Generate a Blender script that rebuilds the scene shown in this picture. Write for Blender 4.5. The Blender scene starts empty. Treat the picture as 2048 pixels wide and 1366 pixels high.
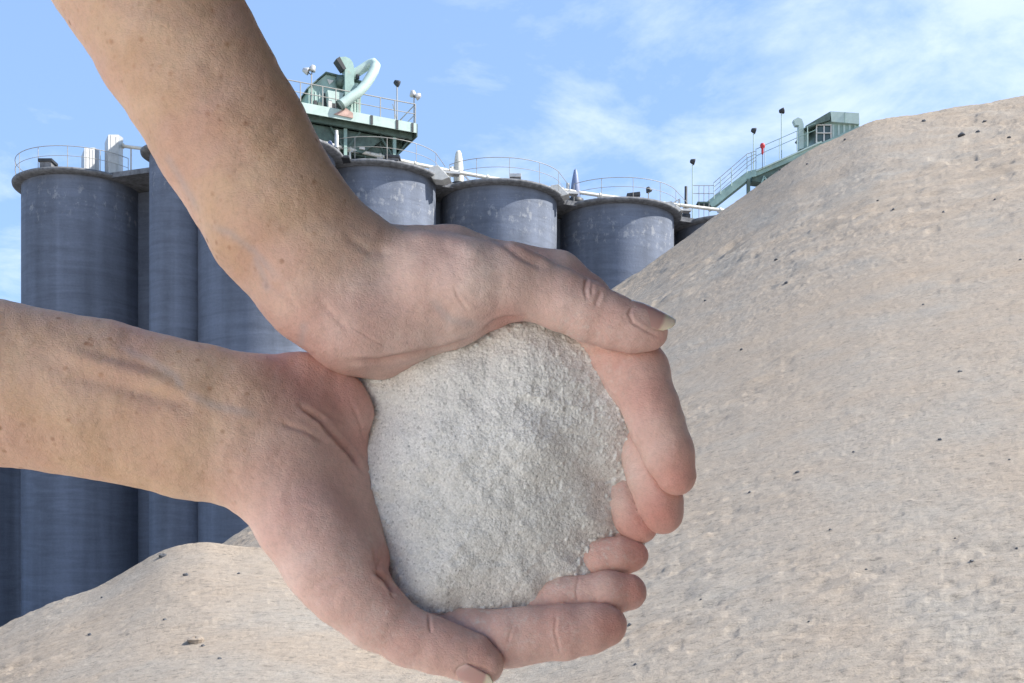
import bpy, math, random
import numpy as np
from mathutils import Vector, Matrix
rad = math.radians
rng = np.random.default_rng(7)
random.seed(7)
C = bpy.context.scene.collection
scene = bpy.context.scene

# ------------------------------------------------------------------ camera
EYE = 1.5
FOC = 2275.6          # focal length in pixels of a 2048 px wide picture (40 mm on 36 mm)
CX, CY = 1024.0, 1150.0   # principal column and horizon row of a level camera
cam = bpy.data.objects.new('camera', bpy.data.cameras.new('camera'))
C.objects.link(cam)
cam.data.lens = 40; cam.data.sensor_width = 36
cam.data.shift_y = (1150 - 683) / 2048
cam.data.clip_start = 0.02; cam.data.clip_end = 4000
cam.location = (0, 0, EYE); cam.rotation_euler = (rad(90), 0, 0)
scene.camera = cam

# ------------------------------------------------------------------ sky and sun
SUN_EL, SUN_AZ = 44.0, 94.0      # azimuth clockwise from +Y (view direction); sun to the right, a little beyond
world = bpy.data.worlds.new('World'); scene.world = world; world.use_nodes = True
wn = world.node_tree; wn.nodes.clear()
def N(nt, typ, **kw):
    n = nt.nodes.new(typ)
    for k, v in kw.items():
        if k.startswith('i_'):
            key = k[2:].replace('_', ' ')
            n.inputs[int(key) if key.isdigit() else key].default_value = v
        else: setattr(n, k, v)
    return n
def L(nt, a, b): nt.links.new(a, b)
def math_n(nt, op, a, b=None, clamp=False):
    m = N(nt, 'ShaderNodeMath', operation=op); m.use_clamp = clamp
    for i, v in enumerate((a, b)):
        if v is None: continue
        if isinstance(v, (int, float)): m.inputs[i].default_value = v
        else: L(nt, v, m.inputs[i])
    return m.outputs[0]
def mix_n(nt, f, a, b, blend='MIX'):
    m = N(nt, 'ShaderNodeMix', data_type='RGBA', blend_type=blend)
    for s, v in ((m.inputs['Factor'], f), (m.inputs['A'], a), (m.inputs['B'], b)):
        if isinstance(v, (int, float)): s.default_value = v
        elif isinstance(v, (tuple, list)): s.default_value = tuple(v) + ((1,) if len(v) == 3 else ())
        else: L(nt, v, s)
    return m.outputs['Result']
def ramp_n(nt, f, stops, interp='LINEAR'):
    r = N(nt, 'ShaderNodeValToRGB'); r.color_ramp.interpolation = interp
    el = r.color_ramp.elements
    while len(el) > 1: el.remove(el[-1])
    el[0].position = stops[0][0]; c = stops[0][1]
    tup = lambda c: (c, c, c, 1) if isinstance(c, (int, float)) else tuple(c) + (1,)
    el[0].color = tup(c)
    for p, c in stops[1:]:
        e = el.new(p); e.color = tup(c)
    L(nt, f, r.inputs[0]); return r.outputs[0]
def noise_n(nt, vec, scale, detail=4, rough=.55, dist=0):
    n = N(nt, 'ShaderNodeTexNoise'); n.inputs['Scale'].default_value = scale
    n.inputs['Detail'].default_value = detail; n.inputs['Roughness'].default_value = rough
    n.inputs['Distortion'].default_value = dist
    if vec is not None: L(nt, vec, n.inputs['Vector'])
    return n.outputs['Fac']
def mapping_n(nt, vec, scale=(1, 1, 1), loc=(0, 0, 0), rot=(0, 0, 0)):
    m = N(nt, 'ShaderNodeMapping'); m.inputs['Scale'].default_value = scale
    m.inputs['Location'].default_value = loc; m.inputs['Rotation'].default_value = rot
    L(nt, vec, m.inputs['Vector']); return m.outputs[0]

VEIL = .5
sky = N(wn, 'ShaderNodeTexSky', sky_type='NISHITA', sun_disc=False)
sky.sun_elevation = rad(SUN_EL); sky.sun_rotation = rad(SUN_AZ)
sky.air_density = 1.0; sky.dust_density = 0.3; sky.ozone_density = 2.0
wtc = N(wn, 'ShaderNodeTexCoord')
sep = N(wn, 'ShaderNodeSeparateXYZ'); L(wn, wtc.outputs['Generated'], sep.inputs[0])
# project the view direction on a cloud layer overhead
zc = math_n(wn, 'MAXIMUM', sep.outputs['Z'], 0.04)
zc2 = math_n(wn, 'ADD', zc, 0.10)
comb = N(wn, 'ShaderNodeCombineXYZ')
L(wn, math_n(wn, 'DIVIDE', sep.outputs['X'], zc2), comb.inputs[0])
L(wn, math_n(wn, 'DIVIDE', sep.outputs['Y'], zc2), comb.inputs[1])
cl_v = mapping_n(wn, comb.outputs[0], scale=(1.2, 1.0, 1), rot=(0, 0, rad(-25)), loc=(9, 18, 6))
cl1 = noise_n(wn, cl_v, 2.7, 9, .62, .25)
cl2 = noise_n(wn, cl_v, .75, 3, .5)
clx = math_n(wn, 'MULTIPLY', math_n(wn, 'SUBTRACT', cl2, .5), .7)
clf = math_n(wn, 'ADD', math_n(wn, 'ADD', cl1, clx), math_n(wn, 'ADD', math_n(wn, 'MULTIPLY', sep.outputs['X'], .30), math_n(wn, 'MULTIPLY', math_n(wn, 'MINIMUM', math_n(wn, 'SUBTRACT', .345, sep.outputs['Z']), .06), 1.2)))
cloud = ramp_n(wn, clf, [(0, 0), (.405, 0), (.52, .26), (.64, .58), (.82, .74)])
skyc = mix_n(wn, 1.0, sky.outputs[0], (1.0, 1.06, 1.16), 'MULTIPLY')
skyc = mix_n(wn, VEIL, skyc, (3.2, 5.0, 8.2))
skyc = mix_n(wn, math_n(wn, 'MULTIPLY', cloud, .66), skyc, (8.4, 8.9, 9.7))
bg = N(wn, 'ShaderNodeBackground'); bg.inputs['Strength'].default_value = 0.092
L(wn, skyc, bg.inputs['Color'])
wo = N(wn, 'ShaderNodeOutputWorld'); L(wn, bg.outputs[0], wo.inputs['Surface'])

sd = bpy.data.lights.new('sun', 'SUN'); sun = bpy.data.objects.new('sun', sd); C.objects.link(sun)
sd.energy = 5.0; sd.angle = rad(0.6); sd.color = (1, .955, .89)
e, a = rad(SUN_EL), rad(SUN_AZ)
SUN = Vector((math.cos(e) * math.sin(a), math.cos(e) * math.cos(a), math.sin(e)))
sun.rotation_euler = SUN.to_track_quat('Z', 'Y').to_euler()

scene.view_settings.view_transform = 'Standard'; scene.view_settings.look = 'None'
scene.view_settings.exposure = 0.85; scene.view_settings.gamma = 1
scene.cycles.max_bounces = 8; scene.cycles.diffuse_bounces = 4

# ------------------------------------------------------------------ helpers
def P(px, py, d):
    """point seen at picture position (px, py) of the photograph, d metres ahead of the camera"""
    return Vector(((px - CX) / FOC * d, d, EYE + (CY - py) / FOC * d))
class MB:
    def __init__(s): s.v = []; s.f = []; s.sm = []
    def add(s, vs, fs, smooth=False):
        o = len(s.v); s.v += [tuple(v) for v in vs]; s.f += [tuple(i + o for i in f) for f in fs]; s.sm += [smooth] * len(fs)
        return s
    def box(s, c, size, rz=0, rx=0, ry=0):
        M = Matrix.Translation(c) @ Matrix.Rotation(rz, 4, 'Z') @ Matrix.Rotation(ry, 4, 'Y') @ Matrix.Rotation(rx, 4, 'X')
        x, y, z = [q / 2 for q in size]
        vs = [M @ Vector(p) for p in ((-x,-y,-z),(x,-y,-z),(x,y,-z),(-x,y,-z),(-x,-y,z),(x,-y,z),(x,y,z),(-x,y,z))]
        return s.add(vs, [(0,3,2,1),(4,5,6,7),(0,1,5,4),(1,2,6,5),(2,3,7,6),(3,0,4,7)])
    def beam(s, a, b, w, h):
        a, b = Vector(a), Vector(b); d = (b - a).normalized()
        side = d.cross(Vector((0,0,1)))
        if side.length < 1e-3: side = Vector((1,0,0))
        side.normalize(); up = side.cross(d)
        vs = [p + side * sx * w / 2 + up * sz * h / 2 for p in (a, b) for sx, sz in ((-1,-1),(1,-1),(1,1),(-1,1))]
        return s.add(vs, [(0,1,2,3),(7,6,5,4),(0,4,5,1),(1,5,6,2),(2,6,7,3),(3,7,4,0)])
    def tube(s, pts, r, n=8, caps=True):
        pts = [Vector(p) for p in pts]; m = len(pts)
        rs = r if isinstance(r, (list, tuple)) else [r] * m
        vs = []; prev = None
        for i, p in enumerate(pts):
            d = (pts[min(i + 1, m - 1)] - pts[max(i - 1, 0)]).normalized()
            if prev is None:
                ref = Vector((0, 0, 1)) if abs(d.z) < .9 else Vector((1, 0, 0))
                u = d.cross(ref).normalized()
            else:
                u = (prev - d * prev.dot(d)).normalized()
            prev = u; w = d.cross(u)
            for k in range(n):
                t = 2 * math.pi * k / n
                vs.append(p + (u * math.cos(t) + w * math.sin(t)) * rs[i])
        fs = [(i*n+k, i*n+(k+1)%n, (i+1)*n+(k+1)%n, (i+1)*n+k) for i in range(m-1) for k in range(n)]
        s.add(vs, fs, True)
        if caps: s.add([vs[k] for k in range(n)], [tuple(range(n))[::-1]]); s.add([vs[(m-1)*n+k] for k in range(n)], [tuple(range(n))])
        return s
    def lathe(s, c, prof, n=24, a0=0, a1=2*math.pi, smooth=True):
        c = Vector(c); full = abs(a1 - a0 - 2*math.pi) < 1e-6; cols = n if full else n + 1
        vs = [c + Vector((r*math.cos(a0+(a1-a0)*k/n), r*math.sin(a0+(a1-a0)*k/n), z)) for r, z in prof for k in range(cols)]
        fs = [(i*cols+k, i*cols+(k+1)%cols, (i+1)*cols+(k+1)%cols, (i+1)*cols+k) for i in range(len(prof)-1) for k in range(n)]
        return s.add(vs, fs, smooth)
    def prism(s, poly, dvec):
        """extrude a 3-D polygon along dvec"""
        n = len(poly); d = Vector(dvec); a = [Vector(p) for p in poly]; b = [p + d for p in a]
        return s.add(a + b, [tuple(range(n))[::-1], tuple(range(n, 2*n))] + [(k, (k+1)%n, n+(k+1)%n, n+k) for k in range(n)])
    def build(s, name, mat, parent=None, bevel=0):
        me = bpy.data.meshes.new(name); me.from_pydata(s.v, [], s.f); me.validate(); me.update()
        if len(me.polygons) == len(s.sm): me.polygons.foreach_set('use_smooth', s.sm)
        o = bpy.data.objects.new(name, me); C.objects.link(o); me.materials.append(mat)
        import bmesh
        bm = bmesh.new(); bm.from_mesh(me); bmesh.ops.recalc_face_normals(bm, faces=bm.faces); bm.to_mesh(me); bm.free()
        if parent is not None: o.parent = parent
        if bevel:
            b = o.modifiers.new('bevel', 'BEVEL'); b.width = bevel; b.segments = 2; b.limit_method = 'ANGLE'
        return o
def tag(o, label=None, cat=None, group=None, kind=None):
    for k, v in (('label', label), ('category', cat), ('group', group), ('kind', kind)):
        if v: o[k] = v
    return o
def empty(name, label, cat, group=None, loc=(0, 0, 0)):
    o = bpy.data.objects.new(name, None); C.objects.link(o); o.empty_display_size = .2
    o.location = loc
    return tag(o, label, cat, group)
class Thing:
    """an Empty at the thing's base; parts are given in world coordinates"""
    def __init__(s, name, label, cat, group=None, base=(0, 0, 0)):
        s.base = Vector(base); s.e = empty(name, label, cat, group, base)
    def part(s, mb, name, mat, parent=None, bevel=0):
        mb.v = [tuple(Vector(v) - s.base) for v in mb.v]
        return mb.build(name, mat, parent or s.e, bevel)
def grid_mesh(name, V, F, mat, smooth=True, parent=None):
    me = bpy.data.meshes.new(name); V = np.asarray(V, np.float32); F = np.asarray(F, np.int32)
    me.vertices.add(len(V)); me.vertices.foreach_set('co', V.ravel())
    k = F.shape[1]
    me.loops.add(F.size); me.loops.foreach_set('vertex_index', F.ravel())
    me.polygons.add(len(F)); me.polygons.foreach_set('loop_start', np.arange(0, F.size, k, dtype=np.int32))
    me.update(calc_edges=True)
    me.polygons.foreach_set('use_smooth', np.full(len(F), smooth, bool))
    me.materials.append(mat)
    o = bpy.data.objects.new(name, me); C.objects.link(o)
    if parent is not None: o.parent = parent
    return o
def quads(nr, nc):
    i = np.arange(nr - 1)[:, None] * nc + np.arange(nc - 1)[None]
    return np.stack([i, i + 1, i + nc + 1, i + nc], -1).reshape(-1, 4)

_perm = {}
def vnoise(x, y, seed=0):
    """smooth value noise in 2-D, range about -1..1"""
    if seed not in _perm: _perm[seed] = np.random.default_rng(seed + 100).random((256, 256)).astype(np.float32) * 2 - 1
    T = _perm[seed]
    xi = np.floor(x).astype(np.int64); yi = np.floor(y).astype(np.int64)
    fx = x - xi; fy = y - yi
    fx = fx * fx * fx * (fx * (fx * 6 - 15) + 10); fy = fy * fy * fy * (fy * (fy * 6 - 15) + 10)
    a = T[xi & 255, yi & 255]; b = T[(xi + 1) & 255, yi & 255]; c = T[xi & 255, (yi + 1) & 255]; d = T[(xi + 1) & 255, (yi + 1) & 255]
    return (a * (1 - fx) + b * fx) * (1 - fy) + (c * (1 - fx) + d * fx) * fy
def fbm(x, y, octs=4, gain=.5, seed=0):
    r = 0; a = 1
    for o in range(octs):
        r = r + a * vnoise(x * 2 ** o + 13.7 * o, y * 2 ** o + 5.1 * o, seed + o); a *= gain
    return r

# ------------------------------------------------------------------ materials
def new_mat(name):
    m = bpy.data.materials.new(name); m.use_nodes = True; nt = m.node_tree
    return m, nt, nt.nodes['Principled BSDF']
def bump(nt, bs, h, strength, dist):
    b = N(nt, 'ShaderNodeBump'); b.inputs['Strength'].default_value = strength; b.inputs['Distance'].default_value = dist
    L(nt, h, b.inputs['Height']); L(nt, b.outputs[0], bs.inputs['Normal']); return b
def simple(name, col, rough=.6, metal=0, var=.15, scale=3, rust=None):
    m, nt, bs = new_mat(name); tc = N(nt, 'ShaderNodeTexCoord').outputs['Object']
    n = noise_n(nt, tc, scale, 5, .65)
    dark = tuple(c * (1 - var) for c in col); lite = tuple(min(1, c * (1 + var)) for c in col)
    c = ramp_n(nt, n, [(.3, dark), (.7, lite)])
    if rust:
        n2 = noise_n(nt, tc, scale * 2.1, 6, .7)
        c = mix_n(nt, ramp_n(nt, n2, [(.58, 0), (.68, .8)]), c, rust)
    L(nt, c, bs.inputs['Base Color']); bs.inputs['Roughness'].default_value = rough; bs.inputs['Metallic'].default_value = metal
    bump(nt, bs, noise_n(nt, tc, scale * 12, 3), .15, .01)
    return m
LOWG0 = -6.0
def concrete_mat(name, base, bright=1.0):
    m, nt, bs = new_mat(name); tc = N(nt, 'ShaderNodeTexCoord').outputs['Object']
    big = noise_n(nt, mapping_n(nt, tc, (.35, .35, .12)), 1.0, 5, .6)
    bands = noise_n(nt, mapping_n(nt, tc, (.25, .25, 2.2)), 1.0, 6, .7, 1.2)       # slip-form lifts
    streak = noise_n(nt, mapping_n(nt, tc, (1.1, 1.1, .04)), 1.0, 3, .5, .4)
    fine = noise_n(nt, tc, 9, 5, .7)
    f = math_n(nt, 'ADD', math_n(nt, 'MULTIPLY', big, .35), math_n(nt, 'ADD', math_n(nt, 'MULTIPLY', bands, .35), math_n(nt, 'ADD', math_n(nt, 'MULTIPLY', streak, .3), math_n(nt, 'MULTIPLY', fine, .15))))
    c = ramp_n(nt, f, [(.40, tuple(b * .55 for b in base)), (.56, base), (.72, tuple(b * 1.5 for b in base))])
    # lime bloom below the roof slab
    sp = N(nt, 'ShaderNodeSeparateXYZ'); L(nt, tc, sp.inputs[0])
    top = ramp_n(nt, math_n(nt, 'DIVIDE', math_n(nt, 'ADD', sp.outputs['Z'], LOWG0), 30.0), [(.66, 0), (.70, .9), (.733, .75), (.745, .15)])
    bl = ramp_n(nt, noise_n(nt, mapping_n(nt, tc, (1.6, 1.6, 1.1)), 1.6, 6, .75), [(.55, 0), (.62, 1)])
    c = mix_n(nt, math_n(nt, 'MULTIPLY', math_n(nt, 'MULTIPLY', top, bl), .28), c, (.62, .61, .58))
    L(nt, c, bs.inputs['Base Color']); bs.inputs['Roughness'].default_value = .88
    bump(nt, bs, math_n(nt, 'ADD', fine, bands), .35, .03)
    return m
M = {}
M['concrete'] = concrete_mat('silo_concrete', (.118, .137, .178))
M['slab'] = simple('slab_concrete', (.15, .155, .165), .9, var=.5, scale=3.5)
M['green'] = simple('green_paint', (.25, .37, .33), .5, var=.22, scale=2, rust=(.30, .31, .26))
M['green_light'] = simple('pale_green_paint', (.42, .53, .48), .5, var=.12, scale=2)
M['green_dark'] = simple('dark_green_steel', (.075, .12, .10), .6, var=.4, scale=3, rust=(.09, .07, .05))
M['galv'] = simple('galvanised_steel', (.50, .50, .49), .45, .35, var=.12, scale=4)
M['rail'] = simple('rail_paint', (.34, .33, .30), .5, .1, var=.15, scale=3, rust=(.34, .24, .18))
M['cream'] = simple('cream_pipe_paint', (.62, .60, .53), .5, var=.16, scale=2, rust=(.34, .22, .16))
M['dark'] = simple('dark_steel', (.045, .047, .05), .55, .3, var=.3)
M['bluegrey'] = simple('blue_grey_paint', (.16, .20, .32), .5, var=.2)
M['red'] = simple('red_paint', (.50, .03, .04), .45, var=.1)
M['white'] = simple('dusty_white_cover', (.62, .61, .57), .7, var=.15, scale=4)
M['glass'] = simple('dark_glass', (.05, .09, .09), .15, 0, var=.2)

def skin_mat():
    m, nt, bs = new_mat('skin'); tc = N(nt, 'ShaderNodeTexCoord').outputs['Object']
    at = N(nt, 'ShaderNodeAttribute', attribute_name='palm').outputs['Fac']
    red = N(nt, 'ShaderNodeAttribute', attribute_name='flush').outputs['Fac']
    n1 = noise_n(nt, tc, 45, 4, .6); n2 = noise_n(nt, mapping_n(nt, tc, loc=(3, 1, 2)), 160, 3, .6); n3 = noise_n(nt, mapping_n(nt, tc, loc=(8, 4, 1)), 26, 3, .5)
    arm = ramp_n(nt, n1, [(.3, (.58, .37, .235)), (.7, (.71, .50, .345))])
    palm = ramp_n(nt, n1, [(.3, (.71, .50, .43)), (.7, (.84, .67, .60))])
    c = mix_n(nt, at, arm, palm)
    c = mix_n(nt, math_n(nt, 'MULTIPLY', ramp_n(nt, n3, [(.46, 0), (.64, 1)]), .30), c, (.66, .37, .33))
    c = mix_n(nt, math_n(nt, 'MULTIPLY', red, .85), c, (.63, .27, .215))
    # mottling
    c = mix_n(nt, math_n(nt, 'MULTIPLY', ramp_n(nt, n2, [(.42, 0), (.72, 1)]), .22), c, (.58, .37, .32))
    # freckles: forearms only
    for sc, thr, sz, col, loc, k in ((105, .10, .135, (.30, .13, .06), (0, 0, 0), .75), (170, .14, .22, (.40, .19, .10), (2, 7, 5), .55), (300, .14, .30, (.44, .22, .13), (5, 5, 5), .40)):
        v = N(nt, 'ShaderNodeTexVoronoi'); v.inputs['Scale'].default_value = sc; L(nt, mapping_n(nt, tc, loc=loc), v.inputs['Vector'])
        spot = ramp_n(nt, v.outputs['Distance'], [(thr * .5, 1), (sz, 0)])
        vs = N(nt, 'ShaderNodeSeparateColor'); L(nt, v.outputs['Color'], vs.inputs[0])
        sel = ramp_n(nt, vs.outputs[0], [(.40, 0), (.72, 1)])
        k_ = math_n(nt, 'MULTIPLY', math_n(nt, 'MULTIPLY', spot, sel), math_n(nt, 'MULTIPLY', math_n(nt, 'SUBTRACT', 1.0, at), k))
        c = mix_n(nt, k_, c, col)
    spk = noise_n(nt, tc, 620, 3, .8)
    c = mix_n(nt, .38, c, ramp_n(nt, spk, [(.30, .72), (.55, 1.06)]), 'MULTIPLY')
    # blue veins drawn by a vertex attribute, and pale dust clinging to the fingers
    vein = N(nt, 'ShaderNodeAttribute', attribute_name='vein').outputs['Fac']
    c = mix_n(nt, math_n(nt, 'MULTIPLY', vein, .30), c, (.36, .38, .42))
    dust = N(nt, 'ShaderNodeAttribute', attribute_name='dust').outputs['Fac']
    dn = ramp_n(nt, noise_n(nt, tc, 520, 4, .75), [(.50, 0), (.66, 1)])
    c = mix_n(nt, math_n(nt, 'MULTIPLY', dust, math_n(nt, 'ADD', math_n(nt, 'MULTIPLY', dn, .6), .10)), c, (.76, .72, .68))
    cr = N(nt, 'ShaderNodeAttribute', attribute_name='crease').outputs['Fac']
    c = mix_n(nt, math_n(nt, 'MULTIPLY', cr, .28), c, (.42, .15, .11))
    L(nt, c, bs.inputs['Base Color'])
    bs.inputs['Roughness'].default_value = .56
    bs.inputs['Subsurface Weight'].default_value = .14
    bs.inputs['Subsurface Radius'].default_value = (1.0, .35, .2); bs.inputs['Subsurface Scale'].default_value = .0028
    bs.inputs['Specular IOR Level'].default_value = .35
    # pores and fine lines across the limb
    vp = N(nt, 'ShaderNodeTexVoronoi'); vp.inputs['Scale'].default_value = 1150; L(nt, tc, vp.inputs['Vector'])
    lines = noise_n(nt, mapping_n(nt, tc, (1, 1, 1), rot=(0, rad(35), 0)), 420, 5, .75, .8)
    lines2 = noise_n(nt, mapping_n(nt, tc, (200, 200, 1100), rot=(0, rad(30), 0)), 1, 4, .6, .4)
    ve = N(nt, 'ShaderNodeTexVoronoi', feature='DISTANCE_TO_EDGE'); ve.inputs['Scale'].default_value = 1
    L(nt, mapping_n(nt, tc, (620, 620, 1050), rot=(0, rad(32), 0)), ve.inputs['Vector'])
    cell = ramp_n(nt, ve.outputs['Distance'], [(0, 0), (.14, 1)])
    lines2 = math_n(nt, 'ADD', lines2, math_n(nt, 'MULTIPLY', cell, .7))
    h = math_n(nt, 'ADD', math_n(nt, 'MULTIPLY', vp.outputs['Distance'], .35), math_n(nt, 'ADD', lines, math_n(nt, 'MULTIPLY', lines2, .5)))
    bump(nt, bs, h, .45, .0004)
    return m
M['skin'] = skin_mat()
def nail_mat():
    m, nt, bs = new_mat('nail'); at = N(nt, 'ShaderNodeAttribute', attribute_name='tip').outputs['Fac']
    c = ramp_n(nt, at, [(0, (.78, .60, .54)), (.12, (.58, .37, .335)), (.72, (.54, .33, .29)), (.80, (.78, .66, .50)), (1, (.84, .77, .62))])
    L(nt, c, bs.inputs['Base Color']); bs.inputs['Roughness'].default_value = .28
    bs.inputs['Subsurface Weight'].default_value = .2; bs.inputs['Subsurface Scale'].default_value = .001
    return m
M['nail'] = nail_mat()
def heap_mat():
    m, nt, bs = new_mat('pale_sand'); tc = N(nt, 'ShaderNodeTexCoord').outputs['Object']
    big = noise_n(nt, tc, 28, 4, .6); med = noise_n(nt, tc, 800, 4, .7); g = noise_n(nt, tc, 1600, 3, .8)
    v = N(nt, 'ShaderNodeTexVoronoi'); v.inputs['Scale'].default_value = 1500; L(nt, tc, v.inputs['Vector'])
    vs = N(nt, 'ShaderNodeSeparateColor'); L(nt, v.outputs['Color'], vs.inputs[0])
    c = ramp_n(nt, big, [(.3, (.77, .775, .75)), (.7, (.87, .875, .85))])
    c = mix_n(nt, .55, c, ramp_n(nt, vs.outputs[0], [(0, .45), (.08, .85), (.7, 1.02), (.92, 1.2)]), 'MULTIPLY')
    c = mix_n(nt, .4, c, ramp_n(nt, g, [(.30, .5), (.5, 1.1)]), 'MULTIPLY')
    L(nt, c, bs.inputs['Base Color']); bs.inputs['Roughness'].default_value = .9
    bs.inputs['Specular IOR Level'].default_value = .25
    bump(nt, bs, math_n(nt, 'ADD', math_n(nt, 'MULTIPLY', v.outputs['Distance'], -.45), math_n(nt, 'MULTIPLY', med, .6)), .55, .0006)
    return m
M['heap'] = heap_mat()
def sand_mat():
    m, nt, bs = new_mat('hill_sand'); tc = N(nt, 'ShaderNodeTexCoord').outputs['Object']
    big = noise_n(nt, tc, .22, 5, .6); mid = noise_n(nt, tc, 1.1, 5, .65)
    fine = noise_n(nt, mapping_n(nt, tc, (.5, 1.3, 1.7)), 26, 7, .8); gr = noise_n(nt, tc, 95, 3, .8)
    c = ramp_n(nt, math_n(nt, 'ADD', math_n(nt, 'MULTIPLY', big, .5), math_n(nt, 'MULTIPLY', mid, .5)),
               [(.34, (.350, .278, .208)), (.5, (.335, .280, .222)), (.66, (.315, .286, .245))])
    c = mix_n(nt, .9, c, ramp_n(nt, fine, [(.33, .34), (.44, .92), (.7, 1.18)]), 'MULTIPLY')
    c = mix_n(nt, .6, c, ramp_n(nt, gr, [(.30, .62), (.55, 1.05)]), 'MULTIPLY')
    vo = N(nt, 'ShaderNodeTexVoronoi'); vo.inputs['Scale'].default_value = 9; L(nt, mapping_n(nt, tc, (1, 1, 1)), vo.inputs['Vector'])
    vc = N(nt, 'ShaderNodeSeparateColor'); L(nt, vo.outputs['Color'], vc.inputs[0])
    c = mix_n(nt, math_n(nt, 'MULTIPLY', ramp_n(nt, vo.outputs['Distance'], [(.10, 1), (.22, 0)]), ramp_n(nt, vc.outputs[0], [(.72, 0), (.92, .6)])), c, (.12, .105, .09))
    L(nt, c, bs.inputs['Base Color']); bs.inputs['Roughness'].default_value = .95
    bs.inputs['Specular IOR Level'].default_value = .15
    bump(nt, bs, math_n(nt, 'ADD', fine, math_n(nt, 'MULTIPLY', gr, .6)), .75, .014)
    return m
M['sand'] = sand_mat()
def ground_mat():
    m, nt, bs = new_mat('yard_ground'); tc = N(nt, 'ShaderNodeTexCoord').outputs['Object']
    sp = N(nt, 'ShaderNodeSeparateXYZ'); L(nt, tc, sp.inputs[0])
    n = noise_n(nt, tc, .5, 6, .65); n2 = noise_n(nt, tc, 6, 5, .7)
    sandc = ramp_n(nt, n2, [(.3, (.50, .44, .36)), (.7, (.62, .55, .46))])
    asph = ramp_n(nt, n2, [(.3, (.045, .046, .048)), (.7, (.085, .085, .083))])
    edge = math_n(nt, 'ADD', sp.outputs['Y'], math_n(nt, 'MULTIPLY', n, 6))
    f = ramp_n(nt, math_n(nt, 'DIVIDE', edge, 100.0), [(.38, 0), (.41, 1)])
    L(nt, mix_n(nt, f, sandc, asph), bs.inputs['Base Color']); bs.inputs['Roughness'].default_value = .95
    bump(nt, bs, n2, .4, .03); return m
M['ground'] = ground_mat()
M['stone'] = simple('dark_stone', (.07, .072, .078), .7, var=.4, scale=20)
M['sandstone'] = simple('sandy_clod', (.27, .22, .17), .95, var=.25, scale=20)

M['pale'] = simple('bounce_bank_sand', (.79, .70, .58), .95, var=.10, scale=2)  # sand of the added slope, kept pale to bounce light on the hands
# ------------------------------------------------------------------ ground sheet
S_ = 1800; LOWG = -6.0
gp = [(-S_, 0), (27.5, 0), (29, -.6), (38, LOWG), (S_, LOWG)]
g = MB().add([(x, y, z) for y, z in gp for x in (-S_, S_)], [(2*k, 2*k+1, 2*k+3, 2*k+2) for k in range(4)]).build('ground', M['ground'])
tag(g, 'pale dusty works yard turning to asphalt by the silos', kind='structure')

# ------------------------------------------------------------------ sand hills
def interp(x, xs, ys):
    """smooth monotone-ish interpolation"""
    xs = np.array(xs, float); ys = np.array(ys, float)
    m = np.gradient(ys, xs); i = np.clip(np.searchsorted(xs, x) - 1, 0, len(xs) - 2)
    h = xs[i+1] - xs[i]; t = np.clip((x - xs[i]) / h, 0, 1)
    return (2*t**3 - 3*t**2 + 1) * ys[i] + (t**3 - 2*t**2 + t) * h * m[i] + (-2*t**3 + 3*t**2) * ys[i+1] + (t**3 - t**2) * h * m[i+1]
RY = 26.0
rx_ = [-400, 0, 450, 640, 830, 1040, 1230, 1350, 1430, 1510, 1600, 1670, 1740, 1830, 1940, 2048, 2250, 2600, 3200, 4000]
ry_ = [1420, 1330, 1085, 962, 833, 692, 572, 489, 432, 375, 313, 278, 246, 228, 211, 189, 150, 110, 90, 120]
ZR = lambda X: np.maximum(EYE + (CY - interp(X / RY * FOC + CX, rx_, ry_)) / FOC * RY, -.3)
FY = 9.0
fx_ = [-900, -300, 0, 90, 200, 260, 330, 400, 470, 530, 640, 760, 1000, 1500, 2500]
fy_ = [1500, 1350, 1257, 1214, 1172, 1138, 1100, 1086, 1092, 1095, 1115, 1150, 1230, 1330, 1420]
ZF = lambda X: np.maximum(EYE + (CY - interp(X / FY * FOC + CX, fx_, fy_)) / FOC * FY, .1)
_us = np.linspace(-2.5, 2.5, 2001)
def _smooth(y, n):
    k = np.hanning(n); k /= k.sum(); return np.convolve(np.pad(y, n, mode='edge'), k, 'same')[n:-n]
_zr_s = _smooth(ZR(_us * RY), 501); _zf_s = _smooth(ZF(_us * FY), 361)
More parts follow.
